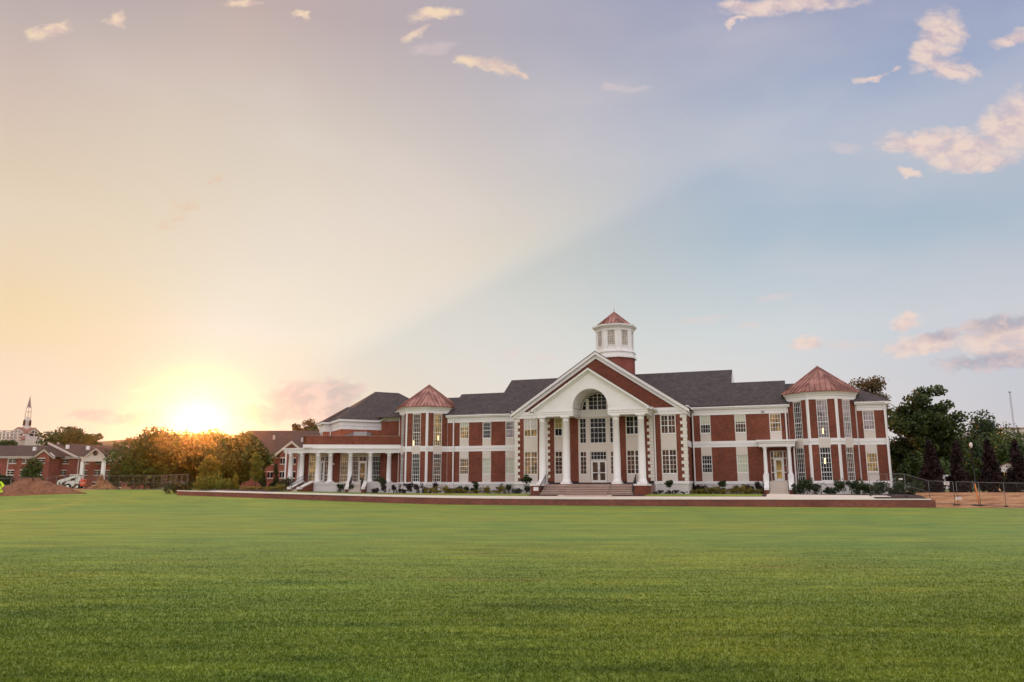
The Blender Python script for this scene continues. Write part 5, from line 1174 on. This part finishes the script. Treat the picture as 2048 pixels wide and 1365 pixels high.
for px in (525, 541): dwin2(px, 918, 928, 0, 10); dwin2(px, 945, 956, 0, 10)
for px in (571, 592, 612): dwin2(px, 918, 928.5, -2, 8); dwin2(px, 945, 956, -2, 8)
for px, y in ((476, 863), (534, 867), (592, 872)): x = e(px); z = Z2(y); MB().box(x-.18, x+.18, 3, 3.4, z-1, z-.15).build('roof_vent', M_DORMTRIM, D2)

# ------------------------------------------------------------------ church
CHY = 300.0; cx_ = at(48, 900, CHY).x
CH = empty('church', (cx_, CHY, 0), R(-13)); tag(CH, 'pale church with pointed gables and a thin spire on the far left skyline', 'church')
ZC = lambda y: at(45, y, CHY).z
b = MB(); b.box(-3.7, 3.7, -3.7, 3.7, 0, ZC(868))
for ang in (0, 90, -90, 180):
    fr = Frame(3.7*math.sin(R(ang)), -3.7*math.cos(R(ang)), ang); b.prism(fr, [(-3.6, ZC(868)-1.5), (3.6, ZC(868)-1.5), (3.6, ZC(868)), (0, ZC(856)), (-3.6, ZC(868))], -.4, 0.05)
    fr = Frame(3.7*math.sin(R(ang)), -3.7*math.cos(R(ang)), ang)
b.lathe((0, 0), [(1.7, ZC(862)), (1.6, ZC(855)), (1.25, ZC(853)), (1.25, ZC(840)), (.7, ZC(835))], 8, False)
b.box(-5.2, 5.2, -5.2, 5.2, 0, ZC(880)); b.build('walls', plain('church_white', (.60,.50,.47), .7, var=.05), CH)
b = MB()
zr = ZC(856)
b.slab([(-3.9,-4,ZC(868)),(0,-4,zr),(0,4,zr),(-3.9,4,ZC(868))][::-1], .2); b.slab([(0,-4,zr),(3.9,-4,ZC(868)),(3.9,4,ZC(868)),(0,4,zr)][::-1], .2)
b.slab([(-4,-3.9,ZC(868)),(-4,0,zr),(4,0,zr),(4,-3.9,ZC(868))], .2); b.slab([(-4,3.9,ZC(868)),(-4,0,zr),(4,0,zr),(4,3.9,ZC(868))][::-1], .2)
b.slab([(-5.5,-5.5,ZC(881)),(5.5,-5.5,ZC(881)),(3.7,-3.75,ZC(874)),(-3.7,-3.75,ZC(874))], .2); b.slab([(-5.5,5.5,ZC(881)),(-5.5,-5.5,ZC(881)),(-3.75,-3.7,ZC(874)),(-3.75,3.7,ZC(874))], .2)
b.build('roof', plain('church_roof', (.26,.12,.09), .8), CH)
for ang in (0, 90, -90):
    fr = Frame(3.76*math.sin(R(ang)), -3.76*math.cos(R(ang)), ang)
    w_ = MB(); w_.prism(fr, [(-1.6, ZC(867)), (1.6, ZC(867)), (0, ZC(861))], 0, .1); w_.fbox(fr, -2.0, 2.0, 0, .1, ZC(873), ZC(868)); o = w_.build('window', G['dark'], CH)
    m_ = MB(); m_.fbox(fr, -.2, .2, .1, .25, ZC(874), ZC(860)); m_.fbox(fr, -2.0, 2.0, .1, .22, ZC(868), ZC(867)); m_.build('cross_mullion', MATS['church_white'], o)
for k in range(4):
    fr = Frame(1.42*math.sin(R(90*k)), -1.42*math.cos(R(90*k)), 90*k); w_ = MB(); w_.prism(fr, [(-.45, ZC(852)), (.45, ZC(852)), (.45, ZC(843)), (0, ZC(840)), (-.45, ZC(843))], 0, .1); w_.build('belfry_opening', G['dark'], CH)
b = MB()
for sx in (-.7, .7):
    for sy in (-.7, .7): b.tube([(sx, sy, ZC(836)), (sx*.8, sy*.8, ZC(815))], .14, 5)
for z in (ZC(824), ZC(815)):
    for a in ((-.7, -.7, .7, -.7), (.7, -.7, .7, .7), (.7, .7, -.7, .7), (-.7, .7, -.7, -.7)): b.tube([(a[0]*.85, a[1]*.85, z), (a[2]*.85, a[3]*.85, z)], .12, 4)
b.build('spire_frame', MATS['church_white'], CH)
b = MB(); b.lathe((0, 0), [(.75, ZC(815)), (.05, ZC(793)), (.01, ZC(788))], 6, False); b.build('spire', plain('spire_metal', (.25,.19,.18), .5), CH)
# stepped white stand beside the church
st_ = empty('bleachers', (at(16, 880, 290).x, 290, 0), R(-10)); tag(st_, 'white latticed stadium stand at the far left below the church', 'grandstand')
b = MB(); b.box(-5, 5, -1.2, 1.2, 14, 14.3) if False else None
zz0, zz1 = at(16, 885, 290).z, at(16, 862, 290).z
for k in range(7): b.box(-5.5+k*1.6, -5.1+k*1.6, -.5, .5, 0, zz1-.4*(k % 2))
for k in range(5): z = zz0+(zz1-zz0)*k/4; b.box(-5.6, 5.2, -.4, .4, z-.16, z+.16)
b.build('lattice', MATS['church_white'], st_)
# pale gabled building near the hill
pb_ = empty('white_building', (at(252, 900, 260).x, 260, 0), R(15)); tag(pb_, 'small pale building with sloping roof between the dormitory roof and the round trees', 'building')
z0, z1 = at(252, 900, 260).z, at(252, 888, 260).z
b = MB(); b.prism(Frame(0, 0), [(-3.5, 0), (3.5, 0), (3.5, z0+.8), (-3.2, z1+.3)], -6, 0); b.build('wall', MATS['church_white'], pb_)
MB().slab([(-3.8,-.4,z1+.7),(3.9,-.4,z0+.9),(3.9,6.4,z0+.9),(-3.8,6.4,z1+.7)], .25).build('roof', M_ROOF2, pb_)

# ------------------------------------------------------------------ construction corner, left
M_SOIL2 = plain('dark_soil', (.21,.09,.045), .95, var=.45, scale=2.5)
def mound(name, label, px, Y, w, h, seed, m=None):
    p = place(px, 978, Y); rg = np.random.default_rng(seed); b = MB(); n = 44; rr = 14; vs = []
    for i in range(rr+1):
        t = i/rr
        for k in range(n):
            a = 2*math.pi*k/n; r = w/2*t*(1+.16*math.sin(3*a+seed)+.08*math.sin(7*a)+rg.normal(0, .05)); z = h*(1-t**1.5)*(1+.12*math.sin(5*a+9*t)+rg.normal(0, .09)) if i < rr else -.3
            vs.append((r*math.cos(a), r*.6*math.sin(a), z))
    b.add(vs, [(i*n+k, (i+1)*n+k, (i+1)*n+(k+1) % n, i*n+(k+1) % n) for i in range(rr) for k in range(n)], True)
    o = b.build(name, m or (M_SOIL2 if px < 130 else M_SOIL)); o.location = p; tag(o, label, 'dirt pile'); return o
mound('dirt_pile', 'long reddish dirt mound behind the fence at far left', 60, 92, 10.5, 1.7, 1)
mound('dirt_pile', 'low reddish dirt mound touching the left edge of the picture', 4, 90, 8, .9, 2)
mound('dirt_pile', 'pale dirt pile right of the small loader', 208, 118, 4.6, 1.25, 3)
mound('dirt_pile', 'rounded heap of clods topping the pile beside the dormitory porch', 201, 122, 2.2, 2.1, 4)
mound('dirt_pile', 'small tan dirt pile behind the fence, rightmost of the piles', 255, 116, 2.2, .65, 5)
mound('dirt_pile', 'flat dirt spread in front of the loader', 140, 104, 9, .22, 6)
# skid steer loader
sp = place(148, 977, 112); SK = empty('skid_steer', (sp[0], sp[1], sp[2]+.05), R(14)); tag(SK, 'white compact loader with orange red rear and lowered bucket arms, beside the dirt piles', 'loader')
M_SKW = plain('loader_white', (.72,.68,.62), .4, var=.04); M_SKR = plain('loader_red', (.75,.09,.03), .4, var=.06); M_TYRE = plain('tyre', (.025,.022,.02), .8)
b = MB(); b.hexa([(-1.1,-.65,.45),(.75,-.65,.45),(.75,.65,.45),(-1.1,.65,.45),(-.9,-.65,1.15),(.75,-.65,1.35),(.75,.65,1.35),(-.9,.65,1.15)]); b.build('chassis', M_SKW, SK)
b = MB(); b.hexa([(.755,-.7,.5),(1.45,-.7,.5),(1.45,.7,.5),(.755,.7,.5),(.755,-.7,1.5),(1.4,-.7,1.4),(1.4,.7,1.4),(.755,.7,1.5)]); rear = b.build('rear_hood', M_SKR, SK)
fc = bpy.data.curves.new('lettering', 'FONT'); fc.body = 'Bobcat'; fc.size = .34; fc.align_x = 'CENTER'; fc.extrude = .004; fo_ = bpy.data.objects.new('tmp', fc); COL.objects.link(fo_); lm_ = bpy.data.meshes.new_from_object(fo_); bpy.data.objects.remove(fo_); lm_.materials.clear(); lm_.materials.append(M_WHITE); fo = bpy.data.objects.new('lettering', lm_); COL.objects.link(fo); fo.parent = rear; fo.location = (1.1, -.712, .85); fo.rotation_euler = (R(90), 0, 0)
b = MB(); 
for sy in (-.5, .5): b.tube([(-.55, sy, 1.2), (-.5, sy, 2.0), (.5, sy, 2.05), (.75, sy, 1.5)], .06, 6)
b.box(-.6, .6, -.55, .55, 2.03, 2.12); b.tube([(-.55,-.5,1.9),(-.55,.5,1.9)], .04); b.box(.1, .6, -.42, .42, 1.2, 1.95); b.build('cab', M_SKW, SK)
MB().box(-.42, .09, -.4, .4, 1.2, 1.75).build('seat', M_BLACK, SK)
for sy in (-.72, .72):
    b = MB(); b.hexa([(-2.1,sy-.07,.62),(-1.9,sy-.07,.5),(-1.9,sy+.07,.5),(-2.1,sy+.07,.62),(-2.0,sy-.07,1.15),(-1.75,sy-.07,1.25),(-1.75,sy+.07,1.25),(-2.0,sy+.07,1.15)])
    b.hexa([(-1.95,sy-.07,1.0),(.9,sy-.07,1.9),(.9,sy+.07,1.9),(-1.95,sy+.07,1.0),(-1.95,sy-.07,1.3),(.9,sy-.07,2.2),(.9,sy+.07,2.2),(-1.95,sy+.07,1.3)])
    b.hexa([(.6,sy-.07,1.2),(.95,sy-.07,1.2),(.95,sy+.07,1.2),(.6,sy+.07,1.2),(.6,sy-.07,2.1),(.9,sy-.07,2.1),(.9,sy+.07,2.1),(.6,sy+.07,2.1)])
    b.build('lift_arm', M_SKW, SK)
b = MB(); b.hexa([(-2.9,-.85,.2),(-2.1,-.85,.25),(-2.1,.85,.25),(-2.9,.85,.2),(-2.6,-.85,.3),(-2.0,-.85,.85),(-2.0,.85,.85),(-2.6,.85,.3)]); b.build('bucket', M_BLACK, SK)
for wx_ in (-.62, .55):
    for wy in (-.75, .75):
        b = MB(); b.lathe((0, 0), [(.2, -.13), (.38, -.13), (.42, -.08), (.42, .08), (.38, .13), (.2, .13)], 16, False); w_ = b.build('wheel', M_TYRE, SK); w_.location = (wx_, wy, .42); w_.rotation_euler = (R(90), 0, 0)
        b = MB(); b.lathe((0, 0), [(.05, -.14), (.2, -.14), (.2, .14), (.05, .14)], 12, False); b.build('rim', M_SKW, w_)
# fences: framed panels
M_MESHW = None
def meshmat():
    m, t, b = mat('chain_link'); c = t.nodes.new('ShaderNodeTexCoord'); mp_ = t.nodes.new('ShaderNodeMapping'); mp_.inputs['Rotation'].default_value = (0, 0, R(45)); mp_.inputs['Scale'].default_value = (14, 14, 14)
    t.links.new(c.outputs['UV'], mp_.inputs[0]); ck = t.nodes.new('ShaderNodeTexBrick'); ck.inputs['Scale'].default_value = 1; ck.inputs['Brick Width'].default_value = 1; ck.inputs['Row Height'].default_value = 1; ck.offset = 0; ck.inputs['Mortar Size'].default_value = .014
    ck.inputs['Color1'].default_value = (0,0,0,1); ck.inputs['Color2'].default_value = (0,0,0,1); ck.inputs['Mortar'].default_value = (1,1,1,1); t.links.new(mp_.outputs[0], ck.inputs['Vector'])
    b.inputs['Base Color'].default_value = (.22,.20,.18,1); b.inputs['Metallic'].default_value = .5; b.inputs['Roughness'].default_value = .5
    tp = t.nodes.new('ShaderNodeBsdfTransparent'); mx = t.nodes.new('ShaderNodeMixShader'); t.links.new(ck.outputs['Color'], mx.inputs[0]); t.links.new(tp.outputs[0], mx.inputs[1]); t.links.new(b.outputs[0], mx.inputs[2]); t.links.new(mx.outputs[0], t.nodes['Material Output'].inputs['Surface'])
    return m
M_LINK = meshmat()
def panel(a, c, h, label, group, midrail=False, feet=True, r=.026):
    a, c = Vector(a), Vector(c); L = math.hypot(c.x-a.x, c.y-a.y); o = empty('mesh_fence', a, math.atan2(c.y-a.y, c.x-a.x)); tag(o, label, 'fence', group)
    dz_ = c.z-a.z; b = MB(); zb = .08
    b.tube([(0,0,-.02),(0,0,h)], r); b.tube([(L,0,dz_-.02),(L,0,h+dz_)], r); b.tube([(0,0,h),(L,0,h+dz_)], r); b.tube([(0,0,zb),(L,0,zb+dz_)], r)
    if midrail: b.tube([(0,0,h/2),(L,0,h/2+dz_)], r*.8)
    if L > 2.2: b.tube([(L/2,0,zb+dz_/2),(L/2,0,h+dz_/2)], r*.8)
    b.build('frame', M_METAL, o)
    MB().add([(0,0,zb),(L,0,zb+dz_),(L,0,h+dz_),(0,0,h)], [(0,1,2,3)]).build('mesh', M_LINK, o)
    if feet:
        f_ = MB()
        for x, z in ((0, 0), (L, dz_)): f_.box(x-.12, x+.12, -.35, .35, z-.01, z+.04)
        f_.build('foot', M_BLACK, o)
    return o
def fpt(px, Y, dz_=0): p = at(px, 978, Y); return (p.x, p.y, gz(p.x, p.y)+dz_)
LF = [(-8, 88), (20, 90), (38, 92), (92, 98), (128, 106), (168, 112), (215, 112), (237, 112), (266, 112), (292, 112), (306, 111), (322, 110), (331, 107), (350, 104), (374, 101)]
for i in range(len(LF)-1):
    lab = 'metal mesh fence panel, %s from the left edge of the picture' % ORD[i]
    panel(fpt(*LF[i]), fpt(*LF[i+1]), 1.95, lab, 'temporary fence panels on the left', midrail=(i > 5), r=.035)
RF = [(1740, 69), (1776, 68.5), (1811, 68), (1858, 67), (1907, 66), (1913, 65.9), (1958, 65), (2008, 64), (2062, 63)]
for i in range(len(RF)-1):
    if i == 4: continue
    panel(fpt(*RF[i]), fpt(*RF[i+1]), 1.9, 'metal mesh fence panel right of the building, %s from the left' % ORD[i if i < 4 else i-1], 'temporary fence panels on the right', midrail=(i == 2), r=.024)
def sign(name, label, px, y, Y, w, h, m, m2=None, cat='sign'):
    p = at(px, y, Y); o = empty(name, p, R(-15) if px > 1000 else 0); tag(o, label, cat); MB().box(-w/2, w/2, -.02, .0, -h/2, h/2).build('board', m, o)
    if m2: b = MB(); b.box(-w*.36, w*.36, -.024, -.0205, h*.08, h*.24); b.box(-w*.3, w*.3, -.024, -.0205, -h*.22, -h*.08); b.build('print', m2, o)
    return o
M_SIGN = plain('sign_white', (.68,.64,.62), .5, var=.03); M_PRINT = plain('sign_print', (.35,.12,.12), .6); M_GP = plain('sign_grey', (.38,.38,.42), .6)
sign('fence_sign', 'small white sign hung at the top of the fence by the building corner', 1801.5, 958.5, 67.8, .32, .14, M_SIGN)
sign('fence_sign', 'white sign with red print on the fence near the white car', 1893, 967, 66.0, .42, .26, M_SIGN, M_PRINT)
sign('fence_sign', 'white sign with grey print at the foot of the right fence', 1917, 997, 65.0, .44, .2, M_SIGN, M_GP)
sign('fence_sign', 'small white sign on the left fence beside the dirt mound', 28.5, 974.5, 90.5, .42, .22, M_SIGN)
# pedestrian crossing sign
p = at(1.5, 970, 80); o = empty('crossing_sign', (p.x, p.y, gz(p.x, p.y)), 0); tag(o, 'yellow green diamond crossing sign with a walking figure at the left edge', 'sign')
M_FLUO = plain('fluorescent', (.62,.85,.02), .4, var=.03)
zs = at(1.5, 971, 80).z-gz(p.x, p.y); b = MB(); b.prism(Frame(0, 0), [(0, zs-.42), (.42, zs), (0, zs+.42), (-.42, zs)], -.0, .02); b.build('board', M_FLUO, o)
MB().prism(Frame(0, 0), [(-.25, zs-.72), (.25, zs-.72), (.25, zs-.46), (-.25, zs-.46)], 0, .02).build('plaque', M_FLUO, o)
b = MB(); f_ = Frame(0, -.021); b.prism(f_, [(-.05, zs-.02), (.06, zs-.02), (.05, zs+.15), (-.03, zs+.15)], 0, .004); b.prism(f_, [(-.04, zs+.17), (.04, zs+.17), (.04, zs+.25), (-.04, zs+.25)], 0, .004); b.prism(f_, [(-.14, zs-.24), (-.08, zs-.24), (.02, zs-.02), (-.05, zs-.02)], 0, .004); b.prism(f_, [(.1, zs-.24), (.16, zs-.24), (.06, zs-.02), (.0, zs-.02)], 0, .004)
b.prism(f_, [(-.12, zs-.6), (.0, zs-.68), (.0, zs-.62), (.15, zs-.62), (.15, zs-.57), (.0, zs-.57), (.0, zs-.5)], 0, .004); b.build('symbol', M_BLACK, o)
MB().tube([(0,.03,0),(0,.03,zs+.3)], .03).build('post', M_METAL, o)
# orange marker
p = fpt(1954, 65.2); o = empty('orange_post', p, 0); tag(o, 'thin orange marker post leaning against the right fence', 'post'); b = MB(); b.tube([(-.14,0,1.75),(.06,0,0)], .045, 6); b.build('post', plain('orange_paint', (.85,.25,.04), .5), o); MB().box(-.5, .9, -.25, .25, -.02, .05).build('base', M_BLACK, o)
# broken board lying on the bank, left
p = at(140, 980, 96); o = MB().tube([(0,0,0),(1.3,.3,1.35)], .05, 5).build('survey_stake', M_STEP); o.location = (at(134, 984, 92).x, 92, gz(at(134, 984, 92).x, 92)); tag(o, 'pale wooden stake leaning out of the grass in front of the loader', 'stake')
# street lamps
def lamp(px, y, Y, label):
    p = place(px, 978, Y); zl = at(px, y, Y).z-p[2]; o = empty('street_lamp', p); tag(o, label, 'lamp post')
    MB().lathe((0, 0), [(.14, 0), (.14, .4), (.06, .5), (.05, zl-.3), (.12, zl-.25)], 8).build('post', M_BLACK, o)
    MB().lathe((0, 0), [(.06, zl-.25), (.15, zl), (.13, zl+.22), (.03, zl+.32)], 10).build('globe', M_GLOBE, o)
lamp(259.5, 944, 116, 'acorn globe lamp on a dark post in front of the leftmost round tree')
lamp(1951.5, 891.5, 80, 'round globe lamp among the dark trees on the right')
lamp(2022, 844, 210, 'lit round lamp above the treetops on the right skyline')
# poles and wires
def pole(px, top, Y, label, arm=True):
    p = place(px, 978, Y); h = at(px, top, Y).z-p[2]; o = empty('utility_pole', p, R(30)); tag(o, label, 'utility pole'); MB().tube([(0,0,0),(0,0,h)], .16, 8, .11).build('pole', plain('pole_wood', (.26,.23,.22), .9), o)
    if arm: MB().box(-1.2, 1.2, -.08, .08, h-.7, h-.5).build('crossarm', M_METAL, o)
    return Vector((p[0], p[1], p[2]+h))
h1 = pole(1943.5, 865, 125, 'grey wooden utility pole with wires behind the second conical tree'); h2 = pole(1958, 872, 150, 'thinner utility pole just right of the taller one'); h3 = pole(1973, 882, 165, 'farthest short utility pole among the trees')
def wire(a, c, sag, label, off=0):
    a, c = Vector(a), Vector(c); pts = [a.lerp(c, t/10)+Vector((0, 0, -sag*4*(t/10)*(1-t/10))) for t in range(11)]
    o = MB().tube(pts, .045, 4).build('power_line', plain('wire', (.30,.29,.30), .6)); tag(o, label, 'power line'); return o
wire(h1-Vector((0,0,.6)), at(1985, 898, 118), 1.2, 'upper power line sagging from the wooden pole towards the right'); wire(h1-Vector((0,0,2.6)), at(1990, 902, 118), 1.0, 'lower power line sagging from the wooden pole towards the right'); wire(h2-Vector((0,0,.6)), at(2052, 884, 140), .8, 'power line running from the thinner pole to the right edge')
# radio masts
def mast(px, top, Y, label, r):
    p = place(px, 978, Y); h = at(px, top, Y).z-p[2]; o = empty('radio_mast', p); tag(o, label, 'mast'); b = MB()
    for k in range(3): a = 2.09*k; b.tube([(math.cos(a)*r, math.sin(a)*r, 0), (math.cos(a)*r*.6, math.sin(a)*r*.6, h)], .06*r*2, 4)
    n_ = 22
    for k in range(n_): z0, z1 = h*k/n_, h*(k+1)/n_; a = 2.09*(k % 3); c = 2.09*((k+1) % 3); b.tube([(math.cos(a)*r*.8, math.sin(a)*r*.8, z0), (math.cos(c)*r*.8, math.sin(c)*r*.8, z1)], .04*r*2, 4)
    b.box(-r*1.3, r*1.3, -.1, .1, h-.5, h-.2); b.build('lattice', M_METAL, o)
mast(2043, 783, 300, 'lattice radio mast at the right edge of the sky', .42)
mast(369.5, 806, 420, 'very thin antenna mast left of the sun', .35)
# small house on the right, white car parts behind the trees
hp = place(2021, 985, 95); HS = empty('small_house', hp, R(-30)); tag(HS, 'small white house with gabled porch between the two rightmost conical trees', 'house')
zE = at(2021, 940, 95).z-hp[2]; zA = at(2021, 925, 95).z-hp[2]
b = MB(); b.box(-.2, 2.4, 0, 6, 0, zE); b.prism(Frame(0, -.8), [(-1.9, zE-.15), (1.9, zE-.15), (0, zA-.1)], -.2, 0); b.box(-2, 2, -.9, 0, zE-.3, zE-.0); b.build('wall', M_WHITE, HS)
b = MB(); b.slab([(-2.2,-1.1,zE-.05),(0,-1.1,zA),(0,6.3,zA),(-2.2,6.3,zE-.05)][::-1], .1); b.slab([(0,-1.1,zA),(2.2,-1.1,zE-.05),(2.2,6.3,zE-.05),(0,6.3,zA)][::-1], .1); b.build('roof', M_ROOF2, HS)
MB().box(-1.5, -1.35, -.75, -.6, 0, zE-.3).build('porch_post', M_WHITE, HS)
MB().box(.6, 1.3, -.05, -.002, .3, zE-.5).build('window', G['dark'], HS)
# parked pale van glimpsed behind the conical trees
vp = place(1900, 985, 80); VN = empty('parked_van', vp, R(70)); tag(VN, 'pale van parked behind the first conical tree and the fence', 'van')
b = MB(); b.hexa([(-2,-.85,.35),(2,-.85,.35),(2,.85,.35),(-2,.85,.35),(-1.95,-.8,1.05),(1.9,-.8,1.0),(1.9,.8,1.0),(-1.95,.8,1.05)]); b.hexa([(-1.9,-.78,1.05),(1.0,-.78,1.02),(1.0,.78,1.02),(-1.9,.78,1.05),(-1.75,-.68,1.75),(.45,-.68,1.75),(.45,.68,1.75),(-1.75,.68,1.75)]); b.build('body', M_WHITE, VN)
for x in (-1.3, 1.25):
    for y in (-.8, .8): b = MB(); b.lathe((0, 0), [(.05, -.1), (.33, -.1), (.33, .1), (.05, .1)], 14, False); w_ = b.build('wheel', M_TYRE, VN); w_.location = (x, y, .33); w_.rotation_euler = (R(90), 0, 0)
b = MB(); b.box(-1.6, .3, -.80, -.74, 1.15, 1.6); b.box(-1.95, -1.84, -.6, .6, 1.15, 1.6); b.build('window', G['dark'], VN)
# skyline building on the right
rb = empty('distant_building', (at(2036, 870, 330).x, 330, 0)); tag(rb, 'pale flat distant building above the trees at the right edge', 'building'); zt = at(2036, 858, 330).z
MB().box(-6.5, 8, 0, 8, 0, zt).build('wall', M_DORMTRIM, rb); MB().box(-6.8, 8, -.3, 8.3, zt, zt+.5).build('roof', M_STEP, rb)

# ------------------------------------------------------------------ evening haze
hz = MB(); hz.box(-1700, 1700, -1700, 1700, -2.0, 50)
hm = bpy.data.materials.new('haze'); hm.use_nodes = True; t = hm.node_tree; t.nodes.clear(); mo = t.nodes.new('ShaderNodeOutputMaterial'); pv = t.nodes.new('ShaderNodeVolumePrincipled')
pv.inputs['Color'].default_value = (.92, .86, .82, 1); pv.inputs['Density'].default_value = .000052; pv.inputs['Anisotropy'].default_value = .968
t.links.new(pv.outputs[0], mo.inputs['Volume'])
ho = hz.build('haze', hm); tag(ho, 'thin evening haze over the campus', 'haze', kind='stuff')
